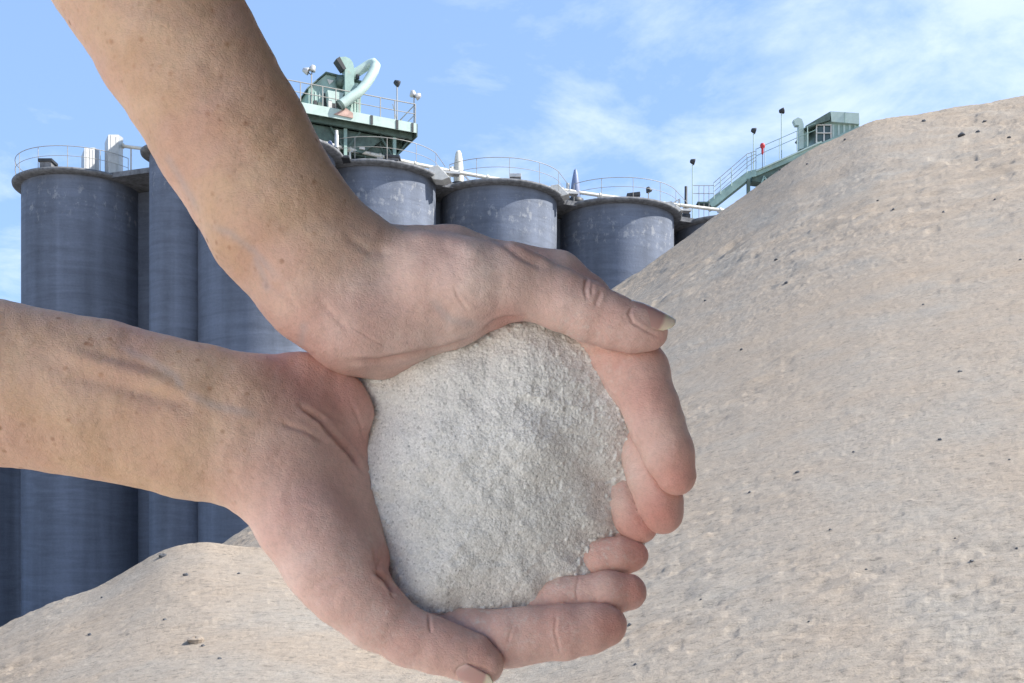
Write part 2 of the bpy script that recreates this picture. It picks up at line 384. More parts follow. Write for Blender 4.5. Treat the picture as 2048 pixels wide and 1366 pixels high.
def hill_h(X, Y, detail=True):
    uu = X / np.maximum(Y, 1.0)
    zr = ZR(uu * RY)
    t = np.clip((Y - 2.5) / (RY - 2.5), 0, None)
    tt = np.where(t < 1, t ** 1.12, 1)
    zs_ = np.interp(uu, _us, _zr_s); near = np.clip(1 - t, 0, 1)
    zr = zr + (zs_ - zr) * (1 - (1 - near) ** 3) * .9
    big = .25 + (zr - .25) * tt
    over = np.maximum(Y - RY, 0); big = big - np.where(over < 2, over ** 2 * .16, .64 + (over - 2) * .62)
    zf = ZF(uu * FY)
    d = FY - Y
    zf = zf + (np.interp(uu, _us, _zf_s) - zf) * np.clip(d / 2.2, 0, 1) ** .7 * np.clip((uu + .62) / .12, 0, 1)
    prof = np.where(d > 0, -.115 * np.maximum(d, 0) - .0 * d, -np.minimum(d * d * .16, 9))
    front = zf + prof - .010 * np.maximum(d, 0) ** 2
    k = .35; h = np.maximum(k - np.abs(big - front), 0) / k
    wide = np.clip((uu + .30) / .12, 0, 1)
    z = np.maximum(big, front) + h * h * k * .25 * wide
    z = np.maximum(z, np.where(Y > 30, -6.5, -.4))
    if detail:
        sc = np.clip(Y / 14, .35, 1.6)           # clods grow with distance from the trampled foot
        px = X; py = Y
        flat = np.clip((np.abs(fbm(X * .25, Y * .25, 3, seed=40)) * 1.6), .25, 1.0)
        rid = lambda a, b, s: 1 - np.abs(vnoise(a, b, s)) * 2
        soft = fbm(px * .8, py * .8, 3, seed=3) * .012
        clod = fbm(px * 3.1 + .3 * py, py * 5.0, 4, .55, seed=11) * .003
        pit = np.minimum(vnoise(px * 7.3, py * 9.7, 21) * vnoise(px * 3.3, py * 3.7, 22) + .12, 0) * .012
        fine = fbm(px * 16, py * 22, 3, .65, seed=31) * .0045
        z = z + (soft + (clod + pit) * flat + fine * flat) * sc
        ly = np.log(np.maximum(Y, .5)); amp = np.clip(fbm(uu * 7, ly * 5, 3, .6, seed=50) * .8 + .62, .25, 1.3)
        dsh = fbm(uu * 110 + ly * 18, ly * 135, 2, .8, seed=52)
        hole = np.minimum(vnoise(uu * 150 + 9, ly * 170, 57) + .50, 0) * 3.0
        tl = ly - .10 * uu
        led = fbm(uu * 34, tl * 80, 2, .7, seed=61); led = np.sign(led) * np.abs(led) ** 1.2
        slit = np.minimum(vnoise(uu * 62 + 3, tl * 105, 63) + .45, 0) * np.clip(amp, .3, 1.3)
        z = z + Y * (led * .00165 * amp + slit * .0042)
        z = z + Y * (dsh * .00016 + hole * .0004) * amp + Y * .00016 * fbm(uu * 330, ly * 230, 2, .7, seed=59)
    return z
cols, rows = 1300, 1120
u = np.concatenate([np.linspace(-1.6, -.56, 90), np.linspace(-.555, .56, cols - 240), np.linspace(.565, 2.0, 150)])
cols = len(u)
Yr = np.concatenate([np.exp(np.linspace(np.log(2.2), np.log(25.0), rows - 260)), np.linspace(25.03, 28, 120), np.linspace(28.1, 48, 140)])
rows = len(Yr)
XX = u[None] * Yr[:, None]; YY = np.repeat(Yr[:, None], cols, 1)
ZZ = hill_h(XX, YY)
hill = grid_mesh('hill', np.stack([XX, YY, ZZ], -1).reshape(-1, 3), quads(rows, cols), M['sand'])
tag(hill, 'great beige sand hill rising to the right with a low foreground mound', kind='structure')

# ------------------------------------------------------------------ silos
R = 3.50; TOP = 22.7
def silo_xy(px, d): return (px - CX) / FOC * d, d
def make_silo(px, d, label, r=R, top=TOP, over=.46, group='concrete silos of the block', slab_t=.26):
    x, y = silo_xy(px, d)
    t = Thing('concrete_silo', label, 'silo', group, (x, y, LOWG))
    prof = [(r, LOWG)] + [(r, top * k / 24) for k in range(0, 25)]
    t.part(MB().lathe((x, y, 0), prof, 96), 'wall', M['concrete'])
    ro = r + over
    rim = MB().lathe((x, y, top), [(r - .05, .003), (ro - .12, .02), (ro, .10), (ro + .02, slab_t * .75), (ro - .08, slab_t * .80), (ro - .09, slab_t), (.01, slab_t + .25)], 96)
    t.part(rim, 'roof_slab', M['slab'])
    return t, (x, y)
silos = {}
for key, px, d, rr, lab in (
    ('S1', 166, 63.3, 3.17, 'leftmost tall grey concrete silo of the block, behind the wrist gap'),
    ('A', 535, 58.3, 3.45, 'shaded concrete silo between the two forearms, right of the slim stair tower'),
    ('B', 750, 62.3, 3.32, 'concrete silo right of the upper forearm under the green platform'),
    ('C', 997, 65.2, 3.34, 'sunlit-edged concrete silo directly above the back of the upper hand'),
    ('D', 1232, 68.3, 3.44, 'concrete silo left of the sand hill slope, below the wedge cover'),
    ('E', 1457, 71.4, 3.5, 'mostly hidden concrete silo behind the sand hill slope, beneath the green stair')):
    silos[key] = make_silo(px, d, lab, r=rr)[1]
tw = make_silo(356, 58.0, 'slim concrete stair tower between the leftmost silo and its neighbour', r=1.40, over=.42, group=None)
tw[0].e.name = 'stair_tower'; tw[0].e['category'] = 'tower'
lo = make_silo(-82, 66.0, 'low blue-grey concrete silo at the left picture edge below the lower arm', top=8.0, over=.22, group=None, slab_t=.22)
# slabs and infill walls joining the silos
ks = ['A', 'B', 'C', 'D', 'E']
lw = Thing('infill_wall', 'recessed concrete walls and roof deck joining the silos into one block', 'wall', None, (silos['C'][0], silos['C'][1], 0))
mw = MB(); ms = MB()
pairs = [(silos[a_], silos[b_]) for a_, b_ in zip(ks, ks[1:])] + [(silos['S1'], (silos['A'][0] - .3, silos['A'][1] + 1.2))]
for (x0, y0), (x1, y1) in pairs:
    ang = math.atan2(y1 - y0, x1 - x0); ln = math.hypot(x1 - x0, y1 - y0); nx, ny = math.sin(ang), -math.cos(ang)
    cx_, cy_ = (x0 + x1) / 2, (y0 + y1) / 2
    mw.box((cx_ - nx * .9, cy_ - ny * .9, (TOP + LOWG) / 2 - .05), (ln, .3, TOP - LOWG), ang)
    ms.box((cx_ - nx * .6, cy_ - ny * .6, TOP + .155), (ln * .75, 4.4, .27), ang)
lw.part(mw, 'wall', M['concrete']); lw.part(ms, 'roof_slab', M['slab'])
# ------------------------------------------------------------------ things on the silo roofs
ROOF = TOP + .30
def guard_arc(key, a0, a1, label, nxt=None, npost=5):
    x, y = silos[key]; r = {'S1': 3.17}.get(key, 3.40) + .30
    pt = lambda an, z: (x + r * math.sin(rad(an)), y - r * math.cos(rad(an)), z)
    t = Thing('guard_rail', label, 'railing', 'guard rails along the silo roof edges', (x, y, ROOF))
    ar = [a0 + (a1 - a0) * k / 30 for k in range(31)]
    for z, rr in ((ROOF + 1.08, .019), (ROOF + .56, .014)):
        pts = [pt(an, z) for an in ar]
        if nxt:
            x2, y2 = silos[nxt[0]]; pts.append((x2 + r * math.sin(rad(nxt[1])), y2 - r * math.cos(rad(nxt[1])), z))
        t.part(MB().tube(pts, rr, 6), 'rail', M['rail'])
    for k in range(npost):
        p = pt(a0 + (a1 - a0) * k / (npost - 1), ROOF - .02)
        t.part(MB().tube([p, (p[0], p[1], ROOF + 1.08)], .018, 6), 'post', M['rail'])
guard_arc('S1', -100, 62, 'thin curved guard rail round the leftmost silo roof', None, 7)
guard_arc('B', -35, 68, 'curved guard rail on the silo roof under the green platform', ('C', -52), 5)
guard_arc('C', -46, 66, 'curved guard rail on the roof edge between the two vent stacks', ('D', -52), 5)
guard_arc('D', -46, 66, 'curved guard rail on the silo roof left of the green stair', ('E', -52), 5)
def on_plane(z_, px, py):
    """point at height z_ seen at photo position"""
    d = (z_ - EYE) * FOC / (CY - py); return P(px, py, d)
t = Thing('roof_pipe', 'long cream pipe running along the tops of the four right silos', 'pipe', None, (0, 60, ROOF))
pp = [on_plane(23.72, *q) for q in ((640,284),(700,299),(760,312),(830,328),(900,342),(975,355),(1050,368),(1125,380),(1200,391),(1270,400),(1340,408),(1440,420),(1500,427))]
t.part(MB().tube(pp, .10, 10), 'pipe', M['cream'])
for q in pp[1::1]:
    t.part(MB().box((q.x, q.y, (q.z + ROOF) / 2 - .05), (.10, .10, q.z - ROOF - .02)).box((q.x, q.y, q.z - .12), (.32, .14, .06)), 'support', M['galv'])
    t.part(MB().tube([q - Vector((.05, .02, 0)), q + Vector((.05, .02, 0))], .15, 10), 'flange', M['cream'])
t = Thing('roof_pipe', 'short cream pipe leaving the tall sheet hood at the left', 'pipe', None, P(280, 295, 62))
t.part(MB().tube([P(238, 291, 62), P(260, 294, 61.8), P(335, 303, 61.2), P(420, 312, 60.5)], .09, 10), 'pipe', M['cream'])
t.part(MB().tube([P(240, 291.3, 62), P(246, 292, 61.9)], .15, 10), 'flange', M['cream'])
t.part(MB().box(P(262, 294.3, 61.8) - Vector((0, 0, .98)), (.08, .08, 1.85)), 'support', M['galv'])
# two sheet hoods on the leftmost silo
def hood(px0, px1, ytl, ytr, d, label, ribs):
    a = P(px0, 360, d); b = P(px1, 360, d); zl = P(0, ytl, d).z; zr = P(0, ytr, d).z; xm = a.x + (b.x - a.x) * .46
    t = Thing('sheet_hood', label, 'vent hood', 'sheet metal hoods on the leftmost silo', ((a.x + b.x) / 2, d, ROOF))
    mb = MB(); zm = zl + (zr - zl) * .65
    mb.add([(a.x, d + .25, ROOF), (xm, d - .25, ROOF), (b.x, d + .1, ROOF), (b.x, d + .8, ROOF), (a.x, d + .9, ROOF),
            (a.x, d + .25, zl), (xm, d - .25, zm), (b.x, d + .1, zr), (b.x, d + .8, zr + .1), (a.x, d + .9, zl + .1)],
           [(0,1,6,5),(1,2,7,6),(2,3,8,7),(3,4,9,8),(4,0,5,9),(0,4,3,2,1),(5,6,7,8,9)])
    t.part(mb, 'sheet', M['galv'])
    for k in range(ribs):
        f = (k + .5) / ribs; x = xm + (b.x - xm) * f; y = d - .25 + .35 * f
        t.part(MB().box((x, y - .012, (ROOF + zm) / 2), (.03, .02, zm - ROOF)), 'rib', M['galv'])
hood(159, 188, 309, 294, 60.9, 'shorter sheet metal hood left of the tall one', 3)
hood(206, 236, 282, 268, 61.2, 'taller sheet metal hood joined to a cream pipe', 2)
def junk(px, py, w, h, d, mat, label, name='roof_hatch', cat='hatch', tilt=0):
    c = P(px, py, d); t = Thing(name, label, cat, None, (c.x, c.y, ROOF))
    t.part(MB().box((c.x, c.y, (c.z + ROOF) / 2), (w * .8, .7, max(c.z - ROOF, .1))), 'curb', M['slab'])
    t.part(MB().box((c.x, c.y, c.z + h / 2), (w, .85, h), ry=tilt), 'lid', mat, bevel=.02)
junk(96, 328, .75, .16, 60.3, M['dark'], 'small dark hatch near the left edge of the leftmost silo roof')
junk(786, 320, .80, .14, 59.3, M['dark'], 'dark hatch lid on the roof beneath the green platform corner', tilt=.10)
junk(1031, 359, .62, .20, 62.2, M['galv'], 'grey hatch box above the lit side of the middle silo')
junk(1266, 397, .75, .22, 65.2, M['dark'], 'dark hatch box on the silo roof nearest the sand hill', tilt=-.12)
junk(690, 322, .55, .10, 58.4, M['dark'], 'low dark hatch beside the upper forearm')
# vent stacks
def vent(px, ytop, d, mat, label, r0, shape):
    c = P(px, ytop, d); h = c.z - ROOF
    t = Thing('vent_stack', label, 'vent', None, (c.x, c.y, ROOF))
    t.part(MB().lathe((c.x, c.y, ROOF), [(r * r0, z * h) for r, z in shape], 16), 'stack', mat)
    t.part(MB().lathe((c.x, c.y, ROOF), [(.01, -.02), (r0 * 1.7, -.02), (r0 * 1.7, .35), (r0 * 1.25, .42), (.01, .43)], 16), 'base', M['dark'])
    return t, c
bottle = [(1.0, .15), (1.05, .35), (.95, .62), (.80, .80), (.62, .93), (.40, .985), (.01, 1)]
cone = [(1.0, .15), (1.05, .34), (.85, .6), (.58, .8), (.34, .95), (.01, 1)]
t, c = vent(917, 301, 63.6, M['cream'], 'cream bottle-shaped vent stack between two silo roofs', .27, bottle)
t.part(MB().lathe((c.x - .34, c.y - .1, ROOF + .95), [(.01, -.25), (.15, -.18), (.17, 0), (.14, .3), (.01, .36)], 12), 'side_pot', M['cream'])
t.part(MB().beam((c.x + .1, c.y, ROOF + 1.1), (c.x + .75, c.y + .1, ROOF + .4), .08, .08), 'brace', M['galv'])
t, c = vent(1151, 337, 66.2, M['bluegrey'], 'pointed blue-grey vent stack with a pale pipe beside it', .28, cone)
t.part(MB().tube([(c.x - .45, c.y - .1, ROOF), (c.x - .45, c.y - .1, ROOF + 1.25)], .11, 10), 'side_pipe', M['galv'])
t, c = vent(1372, 373, 69.0, M['dark'], 'slim dark vent stack left of the green stair foot', .16, [(1.3, .1), (1.2, .4), (.6, .5), (.55, 1), (.01, 1)])
t.part(MB().tube([(c.x - .4, c.y, ROOF), (c.x - .4, c.y, ROOF + 1.3), (c.x - 1.1, c.y, ROOF + .85)], .07, 8), 'side_pipe', M['galv'])
vent(673, 261, 58.4, M['galv'], 'pale slim vent stack beside the upper forearm', .11, [(1, 0), (1, .8), (.8, .85), (.8, 1), (.01, 1)])
vent(660, 281, 58.6, M['bluegrey'], 'squat blue-grey vent stack touching the upper forearm edge', .24, cone)
# slanted white chute covers, one at the right end of each silo roof
for poly, d, lab in (([(855,346),(859,333),(876,330),(899,354),(884,360),(866,358)], 60.6, 'pale slanted chute cover under the platform end'),
                     ([(1095,384),(1102,370),(1117,368),(1138,388),(1124,392),(1108,391)], 63.8, 'pale slanted chute cover left of the blue-grey vent'),
                     ([(1320,418),(1328,404),(1343,402),(1366,420),(1352,424),(1336,424)], 66.8, 'pale slanted chute cover by the sand hill slope')):
    t = Thing('chute_cover', lab, 'cover', 'slanted chute covers on the roofs', P(poly[0][0], poly[0][1], d))
    pl = [P(x, y, d) for x, y in poly]
    t.part(MB().prism(pl, (.1, .9, 0)), 'cover', M['white'], bevel=.02)
    a, b = pl[0], pl[3]
    t.part(MB().beam((a.x, a.y + .2, ROOF + .02), (b.x + .5, b.y + .5, ROOF + .02), .5, .12), 'sill', M['galv'])
# ------------------------------------------------------------------ green platform with its machine house
A1 = Vector((-5.10, 60.2, 0)); U_ = Vector((-.9, -.435, 0)); V_ = Vector((-.435, .9, 0))
def H(u, v, z): return A1 + U_ * u + V_ * v + Vector((0, 0, z))
def Q(px, py, v):
    """photo position on the upright plane v = const of the platform"""
    n = V_; o = A1 + V_ * v; dr = Vector(((px - CX) / FOC, 1, (CY - py) / FOC)); e0 = Vector((0, 0, EYE))
    tt = (o - e0).dot(n) / dr.dot(n); return e0 + dr * tt
UA = math.atan2(U_.y, U_.x)
def ubox(mb, u0, u1, v0, v1, z0, z1):
    return mb.prism([H(u0, v0, z0), H(u1, v0, z0), H(u1, v1, z0), H(u0, v1, z0)], (0, 0, z1 - z0))
DZ = 25.30
t = Thing('platform', 'green steel platform on braced girders above the silo roofs, right of the upper forearm', 'platform', None, H(3.5, 2, ROOF))
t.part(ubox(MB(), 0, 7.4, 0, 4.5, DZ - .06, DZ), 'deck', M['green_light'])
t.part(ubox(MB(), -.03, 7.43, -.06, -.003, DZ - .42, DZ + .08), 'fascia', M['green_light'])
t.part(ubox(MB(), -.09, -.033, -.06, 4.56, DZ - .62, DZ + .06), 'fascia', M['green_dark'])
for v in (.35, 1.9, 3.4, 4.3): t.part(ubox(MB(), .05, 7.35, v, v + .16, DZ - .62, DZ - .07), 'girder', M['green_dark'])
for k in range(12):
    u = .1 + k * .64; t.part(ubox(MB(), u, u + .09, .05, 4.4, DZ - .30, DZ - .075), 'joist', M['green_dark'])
for u, v in ((.9, .5), (3.6, .5), (6.6, .5), (.9, 3.9), (3.6, 3.9), (6.6, 3.9)):
    t.part(ubox(MB(), u, u + .17, v, v + .17, ROOF - .02, DZ - .625), 'leg', M['green'])
    for s_ in (-1, 1):
        t.part(MB().beam(H(u + .08, v + .08, ROOF + .55), H(u + .08 + s_ * .8, v + .08, DZ - .66), .07, .09), 'brace', M['green_dark'])
for v in (1.0, 2.4):
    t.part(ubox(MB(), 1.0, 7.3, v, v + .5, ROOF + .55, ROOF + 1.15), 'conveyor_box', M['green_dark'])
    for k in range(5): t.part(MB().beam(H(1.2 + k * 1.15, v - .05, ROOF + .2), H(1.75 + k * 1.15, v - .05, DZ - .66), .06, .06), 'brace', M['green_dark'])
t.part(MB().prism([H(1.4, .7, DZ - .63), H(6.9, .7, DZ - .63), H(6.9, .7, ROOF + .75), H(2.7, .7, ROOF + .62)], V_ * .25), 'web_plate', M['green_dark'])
t.part(MB().beam(H(2.9, .66, ROOF + .85), H(2.6, .66, ROOF + .85), .1, .12), 'lamp', M['white'])
for u, w in ((1.0, .12), (2.4, .12), (.15, .1)):
    t.part(ubox(MB(), u, u + w, -.10, -.063, DZ - .40, DZ + .06), 'bracket', M['dark'])
t.part(MB().prism([Q(692,216,-.12), Q(706,226,-.12), Q(706,236,-.12), Q(668,228,-.12)], V_ * .05), 'rusty_panel', simple('rusty_primer', (.45, .30, .25), .8, var=.4, scale=3))
t = Thing('guard_rail', 'straight guard rail along the front of the green platform', 'railing', None, H(3.5, 0, DZ))
for z, r_ in ((DZ + 1.12, .028), (DZ + .60, .022)):
    t.part(MB().tube([H(0, .04, z), H(7.4, .04, z)], r_, 6), 'rail', M['rail'])
    t.part(MB().tube([H(0, .04, z), H(0, 4.4, z)], r_, 6), 'rail', M['rail'])
for u in (0, 1.15, 1.95, 3.1, 4.35, 5.05, 6.2): t.part(MB().tube([H(u, .04, DZ), H(u, .04, DZ + 1.12)], .03, 6), 'post', M['rail'])
for v in (2.2, 4.4): t.part(MB().tube([H(0, v, DZ), H(0, v, DZ + 1.12)], .03, 6), 'post', M['rail'])
for (a, b) in (((0, 0), (1.1, 1.0)), ((0, .9), (1.1, .1))): t.part(MB().tube([H(a[0], 2.2, DZ + .1 + a[1]), H(b[0], .5, DZ + .1 + b[1])], .022, 6), 'brace', M['rail'])
t = Thing('machine_house', 'green gabled machine house standing on the platform deck', 'machine house', None, H(4, 2, DZ))
wallp = [Q(617,222,1.0), Q(617,178,1.0), Q(652,149,1.0), Q(708,161,1.0), Q(722,166,1.0), Q(722,238,1.0)]
t.part(MB().prism(wallp, V_ * 2.4), 'wall', M['green'])
for a, b in (((614,179),(652,146)), ((652,146),(725,165))):
    t.part(MB().prism([Q(a[0],a[1],.85), Q(b[0],b[1],.85), Q(b[0],b[1]-3.2,.85), Q(a[0],a[1]-3.2,.85)], V_ * 2.7), 'roof', M['green_dark'])
for px in (622, 630, 638, 646): t.part(MB().prism([Q(px,218,.97), Q(px+2.5,218,.97), Q(px+2.5,183,.97), Q(px,183,.97)], V_ * .027), 'rib', M['green_light'])
t.part(MB().prism([Q(654,158,.96), Q(668,161,.96), Q(659,169,.96)], V_ * .037), 'panel', M['white'])
t.part(MB().prism([Q(648,186,.94), Q(655,186,.94), Q(655,214,.94), Q(648,214,.94)], V_ * .055), 'door', M['dark'])
t.part(MB().prism([Q(655,180,.5), Q(688,186,.5), Q(682,206,.5), Q(660,214,.5)], V_ * .45), 'hopper', M['green_light'])
t.part(MB().prism([Q(700,168,.6), Q(716,166,.6), Q(722,240,.6), Q(704,236,.6)], V_ * .37), 'side_bin', M['green_light'])
for px in (708, 714): t.part(MB().prism([Q(px,232,.57), Q(px+2,233,.57), Q(px+2,172,.57), Q(px,172,.57)], V_ * .028), 'rib', M['green'])
t.part(MB().lathe(Q(682,163,.8), [(.01, -.32), (.24, -.25), (.30, 0), (.24, .25), (.01, .32)], 14), 'motor', M['green_dark'])
for (x0, y0, x1, y1, mt) in ((628,214,634,200,'dark'), (636,220,644,204,'green_dark'), (657,222,664,200,'white'), (664,224,674,206,'dark'), (675,226,690,208,'green_light'), (640,232,652,222,'green_light'), (606,226,616,212,'green_light'), (694,228,703,212,'green')):
    t.part(MB().prism([Q(x0,y0,.3), Q(x1,y0+1,.3), Q(x1,y1+1,.3), Q(x0,y1,.3)], V_ * .18), 'cabinet', M[mt])
t = Thing('exhaust_duct', 'square green duct curving up to a black louvred mouth above the machine house', 'duct', None, H(3.2, .5, DZ))
t.part(MB().prism([Q(690,196,.35), Q(690,139,.35), Q(680,114,.35), Q(691,113,.35), Q(700,117,.35), Q(706,125,.35), Q(709,140,.35), Q(708,160,.35), Q(712,200,.35)], V_ * .5), 'duct', M['green'])
t.part(MB().prism([Q(672.5,117.5,.33), Q(679.5,113,.33), Q(692.5,137,.33), Q(687,139,.33)], V_ * .54), 'mouth', M['dark'])
t = Thing('loop_pipe', 'fat pale green pipe looping upward in front of the machine house', 'pipe', None, H(3.2, 0, DZ))
lp = [Q(679,212,-.1), Q(690,204,-.1), Q(704,194,-.1), Q(718,184,-.08), Q(730,171,-.05), Q(740,156,0), Q(748,141,.05), Q(751,131,.15), Q(747,126.5,.3), Q(740,128,.45), Q(730,134,.55), Q(718,142,.6), Q(704,151,.7)]
t.part(MB().tube(lp, [.25]*5 + [.26]*4 + [.24]*4, 14), 'pipe', M['green_light'])
t.part(MB().tube([lp[0], lp[0] + (lp[1]-lp[0]) * .3], .29, 14), 'flange', M['green_dark'])
t.part(MB().tube([Q(715,158,.5), Q(715,150,.5)], .1, 8), 'hanger', M['dark'])
def flood(px, py, pybase, d, label, heads, mat='rail'):
    c = P(px, py, d); b = P(px, pybase, d)
    t = Thing('floodlight', label, 'lamp', 'lamps on poles above the roofs', (c.x, c.y, b.z))
    t.part(MB().tube([(c.x, c.y, b.z), (c.x, c.y, c.z - .05)], .032, 8), 'pole', M[mat])
    for dx, dz, tilt in heads:
        hd = MB().lathe((0, 0, 0), [(.01, .16), (.10, .14), (.15, .02), (.19, -.12), (.18, -.15), (.01, -.15)], 14)
        Mx = Matrix.Translation((c.x + dx, c.y, c.z + dz)) @ Matrix.Rotation(tilt, 4, 'Y')
        hd.v = [tuple(Mx @ Vector(v)) for v in hd.v]
        t.part(hd, 'lamp_head', M['dark'] if len(heads) == 1 else M['galv'])
        t.part(MB().tube([(c.x, c.y, c.z - .10), (c.x + dx, c.y, c.z + dz)], .025, 6), 'bracket', M['dark'])
def fd(px, v): q = Q(px, 240, v); return q.y
flood(623, 146, 212, fd(623, .3), 'twin-headed floodlight pole at the left of the machine house', ((-.30, .12, rad(-70)), (.06, .25, rad(20))))
flood(794, 166, 250, fd(794, 1.2), 'single-headed floodlight pole behind the platform rail', ((-.02, 0, rad(-60)),))
flood(828, 192, 262, fd(828, .1), 'twin-headed floodlight pole at the platform corner', ((.22, 0, rad(60)), (-.06, .14, rad(-5))))
flood(1385, 323, 440, 69.5, 'pole lamp left of the green stair foot', ((0, 0, rad(-75)),), 'green_light')
flood(1507, 261, 350, 70.3, 'pole lamp at the top of the green stair', ((0, 0, rad(-75)),), 'green_light')
flood(1563, 222, 318, 71.0, 'tallest pole lamp, beside the bent duct of the gallery', ((0, 0, rad(-100)),), 'green_light')
flood(1297, 379, 405, 67.0, 'short roof lamp above the silo next to the sand hill', ((0, 0, rad(-20)),))
hh = Thing('added_head_house', 'added tall green block hidden behind the upper forearm, shading the leftmost silo', 'light blocker', None, (-15.2, 61, ROOF))  # added, hidden block that keeps the sun off the leftmost silo
hh.part(MB().box((-15.7, 61.2, ROOF + 2.7), (2.9, 6.0, 5.4), UA - math.pi), 'wall', M['green'])
hh.part(MB().box((-15.7, 61.2, ROOF + 5.5), (3.1, 6.3, .2), UA - math.pi), 'roof', M['green_dark'])
# ------------------------------------------------------------------ green stair, gallery and cabin behind the sand hill
dS = 70.0; W_ = Vector((.12, .9, 0))
t = Thing('stairway', 'steep green steel stair climbing right from the last silo roof', 'stairs', None, P(1425, 440, dS))
for off_ in (0, .9):
    o_ = Vector((.0, off_, 0))
    t.part(MB().prism([P(x, y, dS) + o_ for x, y in ((1415,402),(1494,343),(1513,338),(1513,352),(1503,354),(1431,411),(1424,414))], (0, .06, 0)), 'stringer', M['green'])
for k in range(9):
    c = P(1426 + k * 8.5, 404 - k * 6.3, dS) + Vector((0, .5, 0)); t.part(MB().box(c, (.28, .80, .04)), 'step', M['green_dark'])
for k, dy in enumerate((0, 9, 18, 27)):
    t.part(MB().tube([P(1427, 366 + dy, dS), P(1494, 308 + dy * .95, dS), P(1511, 302 + dy * .7, dS)], .018, 6), 'rail', M['rail'])
for px, yt, yb in ((1428,366,398),(1441,354,388),(1463,335,372),(1494,308,346),(1503,304,344),(1512,301,340)):
    t.part(MB().tube([P(px, yt, dS), P(px, yb, dS)], .028, 6), 'post', M['green_light'])
    t.part(MB().tube([P(px, yt, dS + .9), P(px, yb, dS + .9)], .028, 6), 'post', M['green_light'])
t.part(MB().tube([P(1427, 366, dS + .9), P(1494, 308, dS + .9), P(1511, 302, dS + .9)], .022, 6), 'rail', M['rail'])
t.part(MB().box(P(1407, 405, dS) + Vector((0, .45, 0)), (.75, .95, .10)), 'landing', M['green_dark'])
for px in (1398, 1408, 1418): t.part(MB().tube([P(px, 371, dS), P(px, 440, dS)], .024, 6), 'post', M['rail'])
for y in (371, 387): t.part(MB().tube([P(1386, y, dS), P(1428, y, dS)], .02, 6), 'rail', M['rail'])
t.part(MB().box((P(1497, 372, dS).x, dS + .05, P(0, 410, dS).z), (.20, .2, 3.2)), 'leg', M['green_dark'])
t = Thing('gallery', 'green inclined conveyor gallery rising behind the sand hill', 'conveyor', None, P(1520, 400, dS))
for off_ in (0, 1.2):
    o_ = Vector((.0, off_ + .12, 0))
    t.part(MB().prism([P(x, y, dS) + o_ for x, y in ((1504,344),(1643,284),(1720,250),(1720,260),(1648,293),(1508,353))], (0, .09, 0)), 'girder', M['green'])
t.part(MB().prism([P(x, y, dS) + Vector((0, .25, 0)) for x, y in ((1506,350),(1640,291),(1720,256),(1720,268),(1640,306),(1530,362),(1506,359))], (0, .9, 0)), 'belt_box', M['green_dark'])
t.part(MB().prism([P(x, y, dS) + Vector((0, -.03, 0)) for x, y in ((1512,340),(1643,282),(1643,285),(1512,343))], (0, .12, 0)), 'toe_plate', M['green_light'])
for a, b in (((1530,350),(1519,378)), ((1530,352),(1545,372))): t.part(MB().beam(P(*a, dS) + Vector((0, .2, 0)), P(*b, dS) + Vector((0, .2, 0)), .10, .10), 'brace', M['green'])
for dy in (0, 13.5):
    t.part(MB().tube([P(1511, 299 + dy, dS), P(1530, 290 + dy, dS), P(1594, 262 + dy, dS), P(1632, 246 + dy, dS)], .022, 6), 'rail', M['green'])
for px in (1530, 1559, 1594, 1615): t.part(MB().tube([P(px, 290 - (px - 1530) * .437, dS), P(px, 330 - (px - 1530) * .437, dS)], .026, 6), 'post', M['green_light'])
t = Thing('cabin', 'pale green cabin with a light roof band peeping over the sand hill', 'cabin', None, P(1680, 300, dS))
t.part(MB().prism([P(x, y, dS + .3) for x, y in ((1634,247),(1664,240),(1718,246),(1718,300),(1634,300))], (0, 2.4, 0)), 'wall', M['green'])
t.part(MB().prism([P(x, y, dS + .05) for x, y in ((1661,222.5),(1718,226),(1719,248),(1663,243))], (0, 2.8, 0)), 'roof', M['green_light'])
t.part(MB().prism([P(x, y, dS + .0) for x, y in ((1612,251),(1660,223),(1660,240),(1634,248),(1618,256))], (0, 2.8, 0)), 'eave', M['green_dark'])
t.part(MB().prism([P(x, y, dS + .24) for x, y in ((1636,250),(1661,248),(1661,282),(1636,282))], (0, .055, 0)), 'window', M['glass'])
for x in (1633, 1648, 1662): t.part(MB().box((P(x, 0, dS + .2).x, dS + .20, P(0, 266, dS).z), (.07, .06, 1.15)), 'mullion', M['white'])
for y in (248, 264, 283): t.part(MB().box((P(1648, 0, dS + .2).x, dS + .16, P(0, y, dS).z), (.95, .05, .06)), 'frame', M['cream'])
for x in (1667, 1678, 1689, 1700, 1711): t.part(MB().box((P(x, 0, dS + .2).x, dS + .27, P(0, 262, dS).z), (.12, .055, 1.0)), 'rib', M['green_light'])
t.part(MB().box((P(1690, 0, dS).x, dS + .03, P(0, 235, dS).z), (.03, .03, .66)), 'seam', M['green'])
t = Thing('vent_duct', 'bent pale green duct standing left of the cabin', 'duct', None, P(1602, 300, dS))
t.part(MB().prism([P(x, y, dS + .4) for x, y in ((1587,239.5),(1596,234.5),(1604,238),(1607.5,248),(1607.5,296),(1598,299),(1597.5,250),(1591.5,250))], (0, .4, 0)), 'duct', M['green_light'])
t.part(MB().box(P(1616, 272, dS) + Vector((0, .9, 0)), (.42, .6, 1.3)), 'bin', M['green'])
t = Thing('alarm_horn', 'red alarm horn on the rail at the top of the stair', 'alarm', None, P(1525, 318, dS))
t.part(MB().lathe(P(1525, 291, dS - .05), [(.01, .14), (.11, .12), (.155, .02), (.14, -.10), (.07, -.2), (.075, -.42), (.045, -.55), (.01, -.56)], 14), 'horn', M['red'])
t.part(MB().tube([P(1525, 305, dS - .05), P(1525, 336, dS - .05)], .02, 6), 'post', M['dark'])

